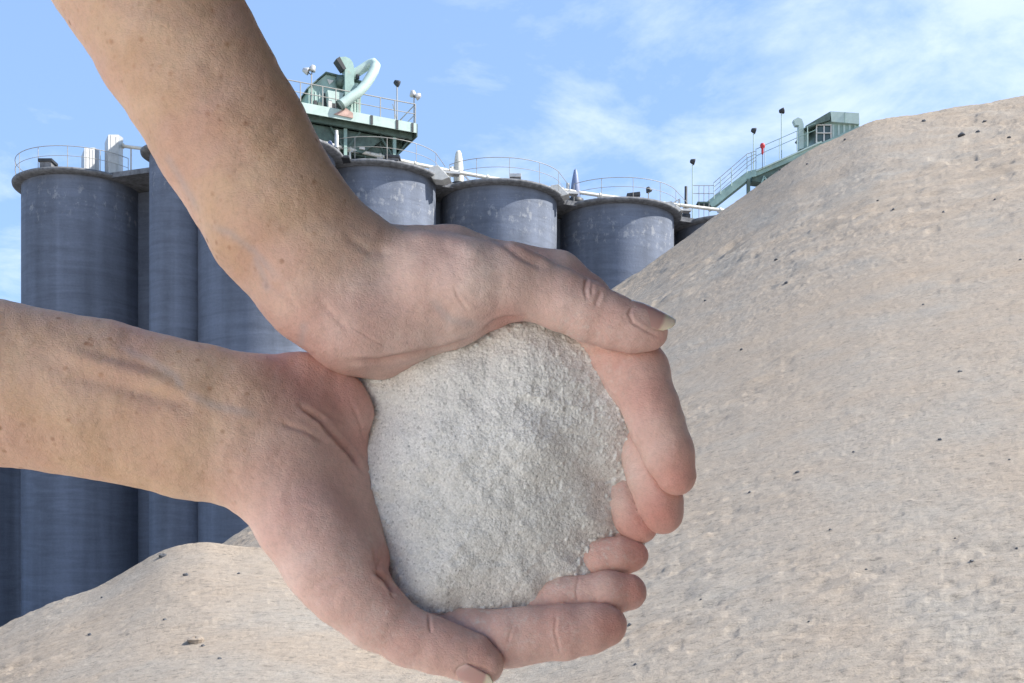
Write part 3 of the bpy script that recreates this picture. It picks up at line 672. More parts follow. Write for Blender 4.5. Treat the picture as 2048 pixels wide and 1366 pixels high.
# ------------------------------------------------------------------ stones lying on the sand
def stone(px, py, size, mat, label, name='stone', cat='stone', flat=.7, group=None, seed=0):
    """a lump resting on the hill where the photograph's ray meets it"""
    ys = np.exp(np.linspace(np.log(2.4), np.log(27), 3000)); xs = (px - CX) / FOC * ys; zs = EYE + (CY - py) / FOC * ys
    h = hill_h(xs, ys); hit = np.where(h >= zs)[0]
    if not len(hit): hit = [np.argmin(np.abs(h - zs)[-800:]) + len(ys) - 800]
    i = hit[0]; x, y, z = xs[i], ys[i], h[i]; r = size / FOC * y
    rg = np.random.default_rng(seed); nu2, nv2 = 14, 10; vs = []
    ph = rg.random(6) * 6.28
    for a in range(nv2 + 1):
        for b in range(nu2):
            th = math.pi * a / nv2; al = 2 * math.pi * b / nu2
            k = 1 + .20 * math.sin(2 * al + ph[0] + th) + .14 * math.sin(3 * al + ph[1]) * math.sin(th) + .12 * math.sin(4 * th + ph[2] + al)
            vs.append((x + r * k * math.sin(th) * math.cos(al), y + r * k * math.sin(th) * math.sin(al), z + r * .15 + r * flat * k * math.cos(th)))
    fs = [(a * nu2 + b, a * nu2 + (b + 1) % nu2, (a + 1) * nu2 + (b + 1) % nu2, (a + 1) * nu2 + b) for a in range(nv2) for b in range(nu2)]
    mb = MB().add([tuple(np.array(v) - (x, y, z)) for v in vs], fs, False)
    o = mb.build(name, M[mat]); o.location = (x, y, z)
    tag(o, label, cat, group); return o
stone(410, 1083, 11, 'sandstone', 'sandy clod perched on the crest of the low mound left of the hand', name='clod', cat='clod', flat=.65, seed=1)
stone(390, 1284, 17, 'sandstone', 'largest half-buried clod low on the foreground mound', name='clod', cat='clod', flat=.45, seed=2)
stone(325, 1114, 7, 'stone', 'larger dark pebble just below the mound crest', seed=3, group='dark pebbles on the sand')
stone(372, 1151, 5, 'stone', 'dark pebble on the mound below the crest clod', seed=4, group='dark pebbles on the sand')
stone(1924, 272, 7, 'stone', 'largest dark pebble near the top right of the sand hill', seed=5, group='dark pebbles on the sand')
rs = random.Random(5)
spots = [(1847,243),(2018,276),(1956,264),(1691,280),(1968,244),(1614,329),(1787,419),(1887,425),(1757,402),(1920,744),(2040,520),(1560,340),(1410,602),(1573,567),(1708,905),(1320,918),(1595,946),(1483,700),(1260,1250),(1270,1330),(1617,1244),(1733,1140),(1911,1078),(2034,1098),(1944,1124),(1402,1200),(1660,1060),(1500,985),(2018,920),(1845,610),(1552,520),(440,1318),(478,1148),(205,1196),(180,1270),(330,1240),(405,1292),(1990,400),(1880,880)]
for k, (px, py) in enumerate(spots):
    stone(px + rs.uniform(-1, 1), py, rs.uniform(2.2, 4.0), 'stone', 'tiny dark pebble among the scattered ones on the sand slope', seed=20 + k, group='tiny scattered pebbles')

# ------------------------------------------------------------------ HANDS
PX = 0.40 / FOC          # metres per pixel at the hands' reference plane 0.40 m ahead
D0 = 0.40
def conv(x, y, z):
    """photo px + depth (px units towards camera) -> hand space px units about the principal ray"""
    k = (D0 - z * PX) / D0
    return (x - CX) * k, (y - CY) * k, z, k
class Field:
    def __init__(s, chains, vox):
        s.vox = vox; pts = []; 
        for ch in chains:
            for p in ch['pts']:
                X, Y, Z, k = conv(*p[:3]); r = p[3] * k
                pts.append((X - r, Y - r, Z - r)); pts.append((X + r, Y + r, Z + r))
        pts = np.array(pts); s.lo = pts.min(0) - 30; s.hi = pts.max(0) + 30
        s.n = np.ceil((s.hi - s.lo) / vox).astype(int) + 1
        s.f = np.full(s.n, 60, np.float32)
        for ch in chains: s.chain(ch)
    def chain(s, ch):
        pts = ch['pts']; zs = ch.get('zs', 1.0); kd = ch.get('k', 12)
        g = None
        bb_lo = np.full(3, 10**9); bb_hi = np.full(3, -10**9); segs = []
        for a, b in zip(pts, pts[1:]):
            xa = conv(*a[:3]); xb = conv(*b[:3]); ra = a[3] * xa[3]; rb = b[3] * xb[3]
            ka = a[4] if len(a) > 4 else kd; kb = b[4] if len(b) > 4 else kd
            A = np.array(xa[:3]); B = np.array(xb[:3]); m = max(ra, rb) + max(ka, kb) + 12
            l = np.maximum(((np.minimum(A, B) - m - s.lo) / s.vox).astype(int), 0)
            h = np.minimum(((np.maximum(A, B) + m - s.lo) / s.vox).astype(int) + 2, s.n)
            segs.append((A, B, ra, rb, ka, kb, l, h)); bb_lo = np.minimum(bb_lo, l); bb_hi = np.maximum(bb_hi, h)
        shp = bb_hi - bb_lo
        F = np.full(shp, 60, np.float32); K = np.full(shp, kd, np.float32); 
        ki = ch.get('ki', 14)
        for A, B, ra, rb, ka, kb, l, h in segs:
            sl = tuple(slice(a - c, b - c) for a, b, c in zip(l, h, bb_lo))
            ax = [(np.arange(l[i], h[i]) * s.vox + s.lo[i]).astype(np.float32) for i in range(3)]
            x = ax[0][:, None, None] - A[0]; y = ax[1][None, :, None] - A[1]; z = ax[2][None, None, :] - A[2]
            d = B - A; L2 = float(d @ d) + 1e-6
            t = np.clip((x * d[0] + y * d[1] + z * d[2]) / L2, 0, 1)
            q = np.sqrt((x - t * d[0]) ** 2 + (y - t * d[1]) ** 2 + ((z - t * d[2]) / zs) ** 2) - (ra + t * (rb - ra))
            cur = F[sl]; hh = np.maximum(ki - np.abs(cur - q), 0) / ki
            K[sl] = np.where(q < cur, ka + t * (kb - ka), K[sl])
            F[sl] = np.minimum(cur, q) - hh * hh * ki * .25
        sl = tuple(slice(a, b) for a, b in zip(bb_lo, bb_hi))
        cur = s.f[sl]; K = np.maximum(K, .5)
        hh = np.maximum(K - np.abs(cur - F), 0) / K
        seam = np.where(K < 12, np.clip((12 - K) / 8, 0, 1), 0) * 4.2 * np.exp(-((cur - F) / 4.5) ** 2)
        s.f[sl] = np.minimum(cur, F) - hh * hh * K * .25 + seam * 1.15
    def blur(s, n):
        f = s.f
        for _ in range(n):
            for ax in range(3):
                f = (np.roll(f, 1, ax) + np.roll(f, -1, ax) + 2 * f) * .25
        s.f = f
    def mesh(s):
        f = s.f; ins = f < 0
        nx, ny, nz = f.shape
        acc = None
        c = ins[:-1, :-1, :-1].astype(np.int8).copy(); c[:] = 0
        for i in (0, 1):
            for j in (0, 1):
                for k in (0, 1): c += ins[i:nx-1+i, j:ny-1+j, k:nz-1+k]
        act = (c > 0) & (c < 8); idx = np.argwhere(act)
        vid = np.full(act.shape, -1, np.int32); vid[act] = np.arange(len(idx))
        acc = np.zeros((len(idx), 3)); cnt = np.zeros(len(idx))
        corners = [(i, j, k) for i in (0, 1) for j in (0, 1) for k in (0, 1)]
        val = {co: f[idx[:, 0] + co[0], idx[:, 1] + co[1], idx[:, 2] + co[2]] for co in corners}
        for co in corners:
            for ax in range(3):
                if co[ax]: continue
                c2 = list(co); c2[ax] = 1; c2 = tuple(c2)
                a, b = val[co], val[c2]; m = (a < 0) != (b < 0)
                t = np.where(m, a / np.where(a == b, 1, a - b), 0)
                p = np.array(co, float)[None].repeat(len(idx), 0); p[:, ax] += t
                acc[m] += p[m]; cnt[m] += 1
        V = (idx + acc / cnt[:, None]) * s.vox + s.lo
        Q = []
        for ax in range(3):
            o1, o2 = [q for q in range(3) if q != ax]
            sl0 = [slice(1, -1)] * 3; sl1 = [slice(1, -1)] * 3; sl0[ax] = slice(0, -1); sl1[ax] = slice(1, None)
            a = ins[tuple(sl0)]; b = ins[tuple(sl1)]
            e = np.argwhere(a != b); flip = a[tuple(e.T)]
            base = e.copy(); base[:, o1] += 1; base[:, o2] += 1
            def cell(d1, d2):
                q = base.copy(); q[:, o1] += d1; q[:, o2] += d2; return vid[q[:, 0], q[:, 1], q[:, 2]]
            quad = np.stack([cell(-1, -1), cell(0, -1), cell(0, 0), cell(-1, 0)], 1)
            fl = flip if ax != 1 else ~flip
            quad[~fl] = quad[~fl][:, ::-1]
            Q.append(quad)
        Q = np.concatenate(Q); Q = Q[(Q >= 0).all(1)]
        return V, Q
def to_world(V):
    """hand space (x right, y down, z to camera) -> world metres"""
    return np.stack([V[:, 0] * PX, D0 - V[:, 2] * PX, EYE - V[:, 1] * PX], 1)
def to_photo(V):
    k = (D0 - V[:, 2] * PX) / D0
    return V[:, 0] / k + CX, V[:, 1] / k + CY

UP = [  # upper arm and hand: x, y (photo px), z (px toward camera), radius, blend
    dict(pts=[(-260,-975,-60,215),(60,-420,-40,196),(199,-180,-25,180),(349,80,-10,160),(463,273,0,152),(559,440,5,147),(632,530,5,140),(680,590,0,120)], zs=.80, k=30),
    dict(pts=[(600,480,-10,110),(700,560,-10,122),(800,590,-10,124),(890,585,-15,112),(960,575,-25,88)], zs=.66, k=60),          # palm / thenar body
    dict(pts=[(640,600,10,86),(720,640,5,88),(790,640,-5,72)], zs=.8, k=50),                         # heel of the hand
    dict(pts=[(690,690,-40,62),(760,700,-60,56),(850,672,-70,48)], zs=.9, k=30),                      # little-finger side of the heel
    dict(pts=[(860,560,20,88),(940,565,30,84),(1010,563,20,76),(1060,575,12,64),(1120,598,8,60),(1178,624,6,57),(1225,643,8,53),(1268,656,8,48),(1300,664,8,37)], zs=.88, k=34),   # thumb
    dict(pts=[(760,540,-70,90),(900,532,-80,78),(1010,548,-95,64),(1110,566,-100,64),(1165,610,-95,60),(1215,680,-72,60)], zs=.8, k=30),   # back of the hand, index knuckle
    dict(pts=[(1190,640,-98,56,16),(1238,700,-72,66,4),(1272,748,-56,64,2),(1300,812,-38,52,1.5),(1316,855,-30,50,1.5),(1336,905,-28,47,1.5),(1353,950,-30,40,1.5)], zs=.85, ki=22),    # index finger
    dict(pts=[(900,600,-150,60,20),(1060,680,-190,56,12),(1190,770,-185,50,4),(1270,860,-128,42,1.5),(1290,905,-104,46,1.5),(1305,960,-96,46,1.5),(1318,1005,-92,44,1.5),(1326,1028,-92,40,1.5)], zs=.85, ki=20),   # middle
    dict(pts=[(880,640,-170,56,20),(1020,760,-230,50,12),(1150,880,-225,44,4),(1238,972,-150,28,1.5),(1253,1005,-134,35,1.5),(1267,1035,-130,38,1.5),(1279,1052,-130,36,1.5)], zs=.85, ki=18),   # ring
    dict(pts=[(860,680,-200,50,20),(980,820,-260,44,12),(1090,950,-260,38,8),(1180,1040,-200,30,4),(1220,1066,-172,28,4),(1240,1070,-165,24,4)], zs=.85),   # little
]
LOW = [
    dict(pts=[(-900,575,-90,215),(-450,672,-60,190),(-150,735,-30,172),(0,768,-15,163),(200,800,-5,158),(400,846,0,154),(490,862,0,148),(545,880,-5,130)], zs=.80, k=30),
    dict(pts=[(520,840,-20,120),(600,800,-45,94),(662,812,-60,76),(690,828,-62,58)], zs=.7, k=50),                 # little-finger side of the heel
    dict(pts=[(610,860,-70,80),(672,905,-80,60),(690,990,-100,60)], zs=.7, k=40),
    dict(pts=[(505,880,-5,118),(552,955,22,97),(598,1040,34,88),(640,1110,30,82),(668,1150,22,78)], zs=.80, k=55),
    dict(pts=[(600,920,-40,94),(650,990,-45,84),(684,1060,-45,76),(708,1120,-40,70)], zs=.8, k=60),    # thenar mass
    dict(pts=[(640,1080,22,84),(672,1135,22,84),(706,1186,18,78),(752,1232,14,68),(820,1276,12,58),(868,1292,10,54),(905,1302,8,51),(940,1315,6,48),(965,1329,4,42)], zs=.85, k=30),   # thumb
    dict(pts=[(640,1060,-110,80),(730,1170,-120,64),(760,1210,-110,50)], zs=.8, k=30),                                                                 # web of the palm
    dict(pts=[(640,1040,-120,70,30),(760,1190,-120,58,20),(870,1258,-85,56,8),(950,1276,-62,58,2),(1020,1276,-46,57,2),(1066,1270,-42,53,1.5),(1130,1264,-40,54,1.5),(1180,1257,-42,48,1.5),(1212,1252,-46,42,1.5)], zs=.85, ki=18),   # index
    dict(pts=[(650,980,-170,64,30),(820,1130,-210,54,16),(980,1210,-170,48,6),(1090,1204,-110,42,1.5),(1130,1196,-96,42,1.5),(1165,1192,-90,40,1.5),(1215,1186,-88,42,1.5),(1256,1184,-94,38,1.5)], zs=.85, ki=16),  # middle
    dict(pts=[(660,930,-190,60,30),(860,1060,-250,50,16),(1040,1130,-220,42,6),(1160,1130,-150,38,1.5),(1205,1118,-130,41,1.5),(1240,1112,-125,38,1.5),(1264,1111,-128,33,1.5)], zs=.85, ki=14),  # ring
    dict(pts=[(670,900,-200,50,30),(880,1000,-270,42,16),(1060,1060,-260,34,8),(1180,1066,-190,28,4),(1236,1072,-160,26,4)], zs=.85),   # little
]
# creases: (polyline px, width px, depth px) ; negative depth = ridge
CREASE_UP = [
    ([(1174,556),(1170,578),(1174,600)], 3.6, 5), ([(1203,580),(1196,598),(1190,612)], 4.5, 4.5), ([(1186,570),(1182,590)], 3, 2),
    ([(908,575),(918,598),(936,622)], 3.5, 3), ([(965,662),(990,645),(1012,637),(1052,637)], 4.5, 8), ([(1012,640),(1002,656),(988,668)], 3.5, 5),
    ([(700,722),(760,722),(830,708),(900,694),(960,676)], 6, 7), ([(700,652),(740,676),(770,692)], 2.6, 1.6), ([(640,600),(676,640),(704,668)], 8, 2.2),
    ([(965,452),(1005,482),(1050,515),(1100,538)], 9, 5.5),
    ([(1262,704),(1240,722),(1220,744)], 3.6, 3), ([(1250,780),(1264,764),(1290,750)], 3, 1.4), ([(1262,852),(1292,838),(1330,832)], 3, 1.2),
    ([(520,560),(560,580),(600,620)], 6, 1.6), ([(690,470),(735,500),(780,505)], 10, 3.5),
    ([(1246,930),(1262,938)], 3, 1.5), ([(820,470),(900,480),(980,520)], 14, -3), ([(1266,614),(1258,628),(1266,645),(1290,660),(1318,674)], 3.5, 4.2),
]
CREASE_LOW = [
    ([(600,812),(640,838),(672,874),(700,905),(728,945)], 5, 9), ([(560,845),(610,862),(652,884)], 5, 2.5),
    ([(110,700),(210,730),(290,752),(365,782)], 14, -5.5), ([(130,750),(230,770),(310,792),(390,812)], 15, 5), ([(195,704),(270,722),(345,746)], 11, 3),
    ([(750,1142),(772,1160),(790,1184)], 4.5, 9), ([(748,1092),(752,1120),(757,1142)], 4, 5), ([(768,1080),(762,1110),(757,1140)], 3.5, 4),
    ([(857,1226),(859,1246),(862,1266)], 3.4, 4), ([(780,1184),(790,1196)], 4, 4),
    ([(1112,1226),(1110,1262),(1122,1312)], 3.4, 2.6), ([(1026,1250),(1020,1270),(1014,1290)], 3.2, 2.2), ([(1158,1150),(1152,1180),(1156,1206)], 3.4, 3),
    ([(690,1150),(650,1158),(620,1172)], 8, 1.6), ([(800,1320),(830,1312),(850,1300)], 4, 1.4), ([(640,820),(700,850)], 5, 1.5),
    ([(700,800),(722,850),(728,880)], 4, 3), ([(480,1010),(520,1000),(560,980)], 14, 2), ([(910,1350),(918,1338),(936,1330),(962,1334),(988,1346)], 3.5, 4.2),
]
VEIN_UP = [([(420,452),(460,466),(505,500),(560,560)], 9), ([(505,500),(540,590)], 8), ([(860,600),(900,640),(960,650)], 10), ([(610,640),(600,700)], 9), ([(330,300),(400,430)], 8)]
VEIN_LOW = [([(230,690),(300,720),(350,752),(372,790)], 8), ([(365,782),(430,812),(520,830)], 10)]
def poly_dist(x, y, pl):
    """distance to a polyline and position along it (0..1)"""
    best = np.full(x.shape, 1e9); tp = np.zeros(x.shape); n = len(pl) - 1
    for i in range(n):
        ax, ay = pl[i]; bx, by = pl[i+1]; dx, dy = bx - ax, by - ay
        t = np.clip(((x - ax) * dx + (y - ay) * dy) / (dx * dx + dy * dy), 0, 1)
        d = np.hypot(x - ax - t * dx, y - ay - t * dy); m = d < best
        best = np.where(m, d, best); tp = np.where(m, (i + t) / n, tp)
    return best, tp
def build_arm(chains, creases, veins, which, vox=3.4):
    fd = Field(chains, vox); V, Q = fd.mesh()
    # Catmull-like relaxation of the staircase
    E = np.concatenate([Q[:, [0, 1]], Q[:, [1, 2]], Q[:, [2, 3]], Q[:, [3, 0]]])
    for it in range(2):
        s = np.zeros_like(V); c = np.zeros(len(V))
        for k in range(3):
            s[:, k] = np.bincount(E[:, 0], V[E[:, 1], k], len(V)) + np.bincount(E[:, 1], V[E[:, 0], k], len(V))
        c = np.bincount(E[:, 0], minlength=len(V)) + np.bincount(E[:, 1], minlength=len(V))
        V = V + .5 * (s / c[:, None] - V)
    def subdivide(V, Q, mask):
        # split every quad in four
        n = len(V); Ea = np.sort(np.stack([Q, np.roll(Q, -1, 1)], -1), -1).reshape(-1, 2)
        key = Ea[:, 0].astype(np.int64) * n + Ea[:, 1]; uq, inv = np.unique(key, return_inverse=True)
        mid = (V[uq // n] + V[uq % n]) / 2; cen = V[Q].mean(1)
        em = n + inv.reshape(-1, 4); cc = n + len(mid) + np.arange(len(Q))
        V2 = np.concatenate([V, mid, cen])
        Q2 = np.concatenate([np.stack([Q[:, i], em[:, i], cc, em[:, i-1]], 1) for i in range(4)])
        return V2, Q2
    V, Q = subdivide(V, Q, None)
    E = np.concatenate([Q[:, [0, 1]], Q[:, [1, 2]], Q[:, [2, 3]], Q[:, [3, 0]]])
    c = np.bincount(E[:, 0], minlength=len(V)) + np.bincount(E[:, 1], minlength=len(V))
    for it in range(2):
        s = np.stack([np.bincount(E[:, 0], V[E[:, 1], k], len(V)) + np.bincount(E[:, 1], V[E[:, 0], k], len(V)) for k in range(3)], 1)
        V = V + .5 * (s / c[:, None] - V)
    def normals(V):
        a = V[Q[:, 2]] - V[Q[:, 0]]; b = V[Q[:, 3]] - V[Q[:, 1]]; fn = np.cross(a, b)
        vn = np.stack([sum(np.bincount(Q[:, j], fn[:, k], len(V)) for j in range(4)) for k in range(3)], 1)
        return vn / (np.linalg.norm(vn, axis=1, keepdims=True) + 1e-9)
    vn = normals(V)
    # orientation: outward is away from the limb: check the frontmost vertex
    if vn[np.argmax(V[:, 2]), 2] < 0: vn = -vn; 
    px, py = to_photo(V); front = np.clip(vn[:, 2] * 3, 0, 1)
    disp = np.zeros(len(V)); cm = np.zeros(len(V))
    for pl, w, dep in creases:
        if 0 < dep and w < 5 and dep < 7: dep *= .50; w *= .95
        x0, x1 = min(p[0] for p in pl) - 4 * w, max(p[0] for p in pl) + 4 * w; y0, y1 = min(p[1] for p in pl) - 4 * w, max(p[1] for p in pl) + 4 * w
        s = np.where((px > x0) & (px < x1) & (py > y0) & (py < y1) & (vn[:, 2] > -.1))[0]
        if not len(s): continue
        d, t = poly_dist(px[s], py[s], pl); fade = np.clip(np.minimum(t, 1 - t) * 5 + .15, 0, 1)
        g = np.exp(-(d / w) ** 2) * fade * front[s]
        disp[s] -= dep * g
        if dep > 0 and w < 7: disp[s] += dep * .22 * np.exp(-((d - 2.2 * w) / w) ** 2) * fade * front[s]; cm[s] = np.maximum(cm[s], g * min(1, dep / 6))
    # low relief: soft flesh unevenness
    disp += (fbm(px / 55, py / 55, 3, .5, 60) * 1.6 + fbm(px / 17, py / 17, 2, .5, 66) * .30)
    V = V + vn * disp[:, None]
    W = to_world(V)
    vein = np.zeros(len(V))
    for pl, w in veins:
        d, t = poly_dist(px, py, pl); vein = np.maximum(vein, np.exp(-(d / w) ** 2) * np.clip(np.minimum(t, 1 - t) * 5 + .1, 0, 1) * front)
    return W, Q, vn, px, py, cm, vein
def sm(x, a, b): t = np.clip((x - a) / (b - a), 0, 1); return t * t * (3 - 2 * t)
Wu, Qu, nu, xu, yu, cu, vu = build_arm(UP, CREASE_UP, VEIN_UP, 'up')
Wl, Ql, nl, xl, yl, cl_, vl = build_arm(LOW, CREASE_LOW, VEIN_LOW, 'low')
palm_u = sm(xu * .55 + yu * .83, 640, 960) ; palm_l = sm(xl * .8 + yl * .5, 720, 1000)
def flush_pts(x, y, pts, g=1.0):
    f = np.zeros(len(x))
    for a, b, r, k in pts:
        r *= g; f = np.maximum(f, k * np.exp(-(((x - a) ** 2 + (y - b) ** 2) / r ** 2)))
    return f
fl_u = flush_pts(xu, yu, [(1360,960,60,.9),(1320,1030,50,1),(1280,1060,45,.9),(1240,960,30,.3),(1200,640,50,.45),(1330,690,45,.6),(1010,655,45,.8),(720,710,90,.25),(600,660,70,.35),(1180,560,50,.45),(1290,870,60,.4),(1060,480,50,.4),(1235,720,60,.45),(640,700,110,.2),(1290,800,60,.5),(1100,640,90,.35)], 1.25)
fl_l = flush_pts(xl, yl, [(1000,1290,60,.5),(790,1180,40,.6),(1230,1250,60,.9),(1180,1280,60,.6),(1275,1180,50,1),(1280,1110,45,1),(1200,1100,60,.6),(1060,1280,80,.4),(960,1310,50,.6),(780,1130,40,.9),(700,800,80,.7),(720,880,60,.7),(620,780,90,.5),(560,720,60,.5),(640,1180,80,.4),(800,1300,80,.4),(690,960,90,.4),(930,1250,60,.4),(620,1000,130,.35),(1130,1260,90,.6),(560,1060,90,.3),(880,1290,90,.5)], 1.25)
du_u = flush_pts(xu, yu, [(1160,660,70,.6),(1240,690,60,.4),(1220,760,50,.5),(1300,640,40,.3),(1240,960,30,.8),(900,690,80,.3),(1250,880,40,.5)])
du_l = flush_pts(xl, yl, [(960,1230,50,1),(1040,1240,80,.7),(800,1220,90,.5),(1200,1100,70,.8),(1130,1180,60,.7),(1230,1180,50,.5),(700,1120,90,.3),(1120,1260,60,.5),(760,1260,80,.4)])
off = len(Wu)
body = grid_mesh('person', np.concatenate([Wu, Wl]), np.concatenate([Qu, Ql + off]), M['skin'])
body.data.flip_normals() if False else None
for nm, arr in (('palm', (palm_u, palm_l)), ('flush', (fl_u, fl_l)), ('crease', (cu, cl_)), ('vein', (vu, vl)), ('dust', (du_u, du_l))):
    at = body.data.attributes.new(nm, 'FLOAT', 'POINT'); at.data.foreach_set('value', np.concatenate(arr).astype(np.float32))
tag(body, 'bare freckled forearms and two cupped hands of a person holding pale sand', 'person')

def nail(name, c0, c1, r0, r1, phi, half, lab=None, z0=0, z1=0, lift=3.0, squash=.86):
    """fingernail plate wrapped on a finger from c0 to c1 (photo px + z), centred at angle phi from the camera direction"""
    A = np.array(conv(c0[0], c0[1], z0)[:3]); B = np.array(conv(c1[0], c1[1], z1)[:3])
    ax = (B - A); ln = np.linalg.norm(ax); ax /= ln
    cz = np.array([0, 0, 1.0]); cz -= ax * (cz @ ax); cz /= np.linalg.norm(cz)
    sy = np.cross(ax, cz); sy = sy if sy[1] < 0 else -sy      # 'up' in the picture
    nu_, nv = 26, 22; V = []
    for lay in (0, 1):
        for i in range(nu_):
            t = i / (nu_ - 1)
            for j in range(nv):
                q = j / (nv - 1) * 2 - 1
                # rounded ends
                tt = t
                end = 1 - (abs(q) ** 2.6) * .20 * (t ** 3); base = (abs(q) ** 2.2) * .22 * (1 - t) ** 3
                tt = t * end + base
                r = r0 + (r1 - r0) * tt + lift * (.2 + .8 * sm(np.array(t), .0, .25)) - lay * 3.2
                r = r - 1.5 * (abs(q) ** 3) - (10 * max(0, t - .45) ** 2)
                ph = phi + q * half * (1 - .10 * t ** 3)
                V.append(A + ax * ln * tt + r * (cz * math.cos(ph) * squash + sy * math.sin(ph)))
    V = np.array(V); q = quads(nu_, nv); n1 = nu_ * nv
    F = [q, q[:, ::-1] + n1]; 
    bd = [i * nv for i in range(nu_)] + [(nu_-1)*nv + j for j in range(1, nv)] + [i * nv + nv - 1 for i in range(nu_-2, -1, -1)] + list(range(nv-2, 0, -1))
    bd = np.array(bd); nx_ = np.roll(bd, -1); F.append(np.stack([bd, nx_, nx_ + n1, bd + n1], 1))
    o = grid_mesh(name, to_world(V), np.concatenate(F), M['nail'], parent=body)
    at = o.data.attributes.new('tip', 'FLOAT', 'POINT'); tv = np.tile(np.repeat(np.linspace(0, 1, nu_), nv), 2)
    at.data.foreach_set('value', tv.astype(np.float32))
    return o
nail('fingernail', (1248,646), (1342,672), 48, 34, rad(46), rad(52), z0=8, z1=8, lift=3.6)
nail('fingernail', (920,1306), (1000,1348), 50, 40, rad(-56), rad(46), z0=8, z1=4, lift=3.6)

# ------------------------------------------------------------------ sand heap in the hands
edge = [(1050,640,-30),(1110,655,-45),(1165,690,-60),(1200,740,-62),(1240,790,-66),(1256,850,-80),(1243,900,-92),(1240,945,-110),(1216,965,-118),(1222,1020,-124),(1235,1062,-150),(1190,1080,-118),(1163,1112,-112),(1163,1148,-105),(1110,1165,-92),(1083,1212,-88),(1000,1217,-74),(930,1224,-62),(890,1232,-40),(850,1216,-30),(795,1182,-36),(790,1120,-46),(770,1060,-50),(745,980,-50),(725,920,-70),(735,860,-80),(750,810,-82),(722,775,-80),(780,745,-70),(830,712,-50),(950,682,-40)]
ex = np.array([p[0] for p in edge], float); ey = np.array([p[1] for p in edge], float); ez = np.array([p[2] for p in edge], float)
hx = np.arange(640, 1330, 1.7); hy = np.arange(570, 1310, 1.7); GX, GY = np.meshgrid(hx, hy)
# signed distance to the outline
dmin = np.full(GX.shape, 1e9); inside = np.zeros(GX.shape, bool); wsum = 0; zsum = 0
m_ = len(edge)
for i in range(m_):
    j = (i + 1) % m_
    ax_, ay_, bx_, by_ = ex[i], ey[i], ex[j], ey[j]; dx, dy = bx_ - ax_, by_ - ay_
    t = np.clip(((GX - ax_) * dx + (GY - ay_) * dy) / (dx * dx + dy * dy), 0, 1)
    d = np.hypot(GX - ax_ - t * dx, GY - ay_ - t * dy); dmin = np.minimum(dmin, d)
    zz = ez[i] + t * (ez[j] - ez[i]); w = math.hypot(dx, dy) / (d + 6) ** 2.2; wsum = wsum + w; zsum = zsum + w * zz
    cr = ((ay_ > GY) != (by_ > GY)) & (GX < (bx_ - ax_) * (GY - ay_) / (by_ - ay_ + 1e-9) + ax_); inside ^= cr
sdist = np.where(inside, dmin, -dmin)
Z = zsum / wsum
di = np.clip(sdist, 0, None)
Z = Z + 78 * (1 - np.exp(-di / 95)) - np.where(sdist < 0, (-sdist) * .55, 0)
# thumb-pressed dimple with a soft lip, and the raised centre beneath it
qx, qy = GX - 1000, GY - 960
rr = np.hypot(qx / 1.0, qy / 1.0)
ang = np.arctan2(qy, qx)
lip = np.exp(-((rr - 168) / 26) ** 2) * np.exp(-((ang + 1.05) / .62) ** 2)
Z = Z - 6 * lip + 12 * np.exp(-((GX - 1040) ** 2 + (GY - 880) ** 2) / 90 ** 2)
lip2 = np.exp(-((np.hypot(GX - 1060, GY - 850) - 62) / 12) ** 2) * np.exp(-((np.arctan2(GY - 850, GX - 1060) + 1.35) / .75) ** 2)
Z = Z + 6 * lip2
Z = Z + fbm(GX / 90, GY / 90, 3, .5, 70) * 7 + fbm(GX / 22, GY / 22, 3, .5, 75) * 1.2
rough = .45 + .55 * sm(GX - .35 * GY, 620, 900)
Z = Z + (fbm(GX / 4.4, GY / 4.4, 2, .75, 80) * .8 + np.maximum(vnoise(GX / 3.4, GY / 3.4, 90) - .3, 0) * 3.4 + np.maximum(vnoise(GX / 9, GY / 9, 92) - .45, 0) * 6) * rough
# crumbs riding over the rim
Z = Z + 10 * np.maximum(vnoise(GX / 8, GY / 8, 95), 0) * np.exp(-(sdist / 12) ** 2)
kk = (D0 - Z * PX) / D0
HV = np.stack([(GX - CX) * kk, (GY - CY) * kk, Z], -1).reshape(-1, 3)
HQ = quads(len(hy), len(hx)); keep = (sdist > -62).ravel(); HQ = HQ[keep[HQ].all(1)]
used = np.unique(HQ); remap = np.full(len(HV), -1); remap[used] = np.arange(len(used))
HV = HV[used]; HQ = remap[HQ]
# close the heap at the back so that it has a body
nf = len(HV)
e_all = np.concatenate([HQ[:, [0, 1]], HQ[:, [1, 2]], HQ[:, [2, 3]], HQ[:, [3, 0]]])
k1 = e_all[:, 0] * nf + e_all[:, 1]; k2 = e_all[:, 1] * nf + e_all[:, 0]; bd = e_all[~np.isin(k1, k2)]
bv = np.unique(bd); mp = np.full(nf, -1); mp[bv] = nf + np.arange(len(bv)); cen = HV.mean(0)
back = HV[bv].copy(); back[:, :2] = cen[:2] + (back[:, :2] - cen[:2]) * .72; back[:, 2] = -190
ci = nf + len(bv)
HV = np.concatenate([HV, back, [[cen[0], cen[1], -215]]])
side = np.stack([bd[:, 1], bd[:, 0], mp[bd[:, 0]], mp[bd[:, 1]]], 1)
cap = np.stack([mp[bd[:, 1]], mp[bd[:, 0]], np.full(len(bd), ci), np.full(len(bd), ci)], 1)
heap = grid_mesh('sand_heap', to_world(HV), np.concatenate([HQ[:, ::-1], side]), M['heap'])
tag(heap, 'heap of pale grey-white sand held in the cupped hands', 'sand heap')

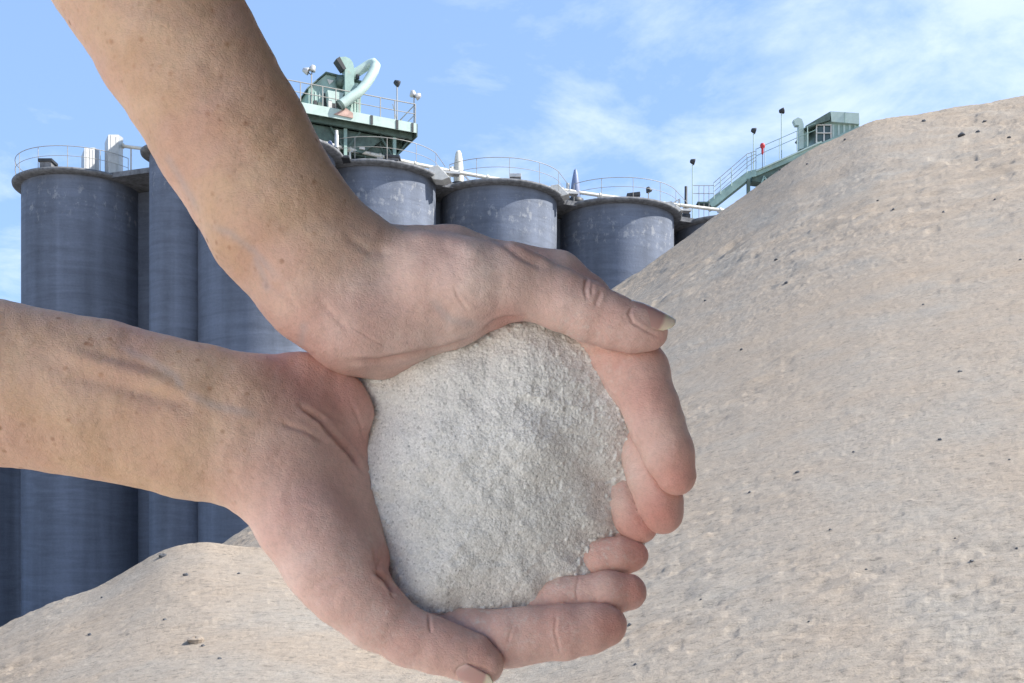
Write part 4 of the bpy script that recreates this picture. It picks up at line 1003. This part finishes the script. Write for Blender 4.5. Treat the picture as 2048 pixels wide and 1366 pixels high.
# ------------------------------------------------------------------ unseen sheet roof added above the viewpoint to keep the hands in open shade
cn = Thing('added_canopy', 'added dark corrugated roof on steel posts, out of view, shading the hands', 'added_canopy', None, (1.0, -.5, 0))
CX0, CX1, CY0, CY1, CZ = -.16, 1.9, -1.5, .90, 2.04
mb = MB()
n_ = 90
for i in range(n_):
    x0 = CX0 + (CX1 - CX0) * i / n_; x1 = CX0 + (CX1 - CX0) * (i + 1) / n_
    z0 = CZ + .010 * math.sin(i * 1.6) ; z1 = CZ + .010 * math.sin((i + 1) * 1.6)
    mb.prism([(x0, CY0, z0), (x1, CY0, z1), (x1, CY0, z1 + .004), (x0, CY0, z0 + .004)], (0, CY1 - CY0, 0))
cn.part(mb, 'roof', M['dark'])
cn.part(MB().box(((.16 + CX1) / 2, CY0, CZ / 2 + .1), (CX1 - .16, .02, CZ - .3)), 'rear_sheet', M['dark'])  # added to cut the light from behind
for y in (CY0 + .06, CY1 - .10): cn.part(MB().box((CX1 - .06, y, (CZ - .06) / 2), (.06, .06, CZ - .06)), 'post', M['galv'])
cn.part(MB().box((CX0 + .06, CY0 + .06, (CZ - .06) / 2), (.06, .06, CZ - .06)), 'post', M['galv'])
for y in (CY0 + .06, CY1 - .10): cn.part(MB().box(((CX0 + CX1) / 2, y, CZ - .045), (CX1 - CX0, .05, .05)), 'beam', M['galv'])
cn.part(MB().box((CX1, (CY0 + CY1) / 2, CZ / 2 + .1), (.02, CY1 - CY0, CZ - .3)), 'side_sheet', M['dark'])  # added to cut the light from the right
# unseen sand slope added left of and behind the viewpoint to bounce sunlight
bx = np.linspace(-14, -1.2, 90); by = np.linspace(-16, 1.2, 110); BX, BY = np.meshgrid(bx, by)
bd_ = np.clip((-1.6 - BX), 0, None); hb = np.minimum(bd_ * .75, 4.2 - .15 * bd_)
hb = hb * np.clip((1.2 - BY) / 2.5, 0, 1) * np.clip((BY + 16) / 4, 0, 1) + fbm(BX * 1.5, BY * 1.5, 4, .5, 33) * .05 - .06
bounce_bank = grid_mesh('hill', np.stack([BX, BY, hb], -1).reshape(-1, 3), quads(len(by), len(bx)), M['pale'])
tag(bounce_bank, 'added sand mound beside the viewpoint, out of view, bouncing light onto the hands', kind='structure')
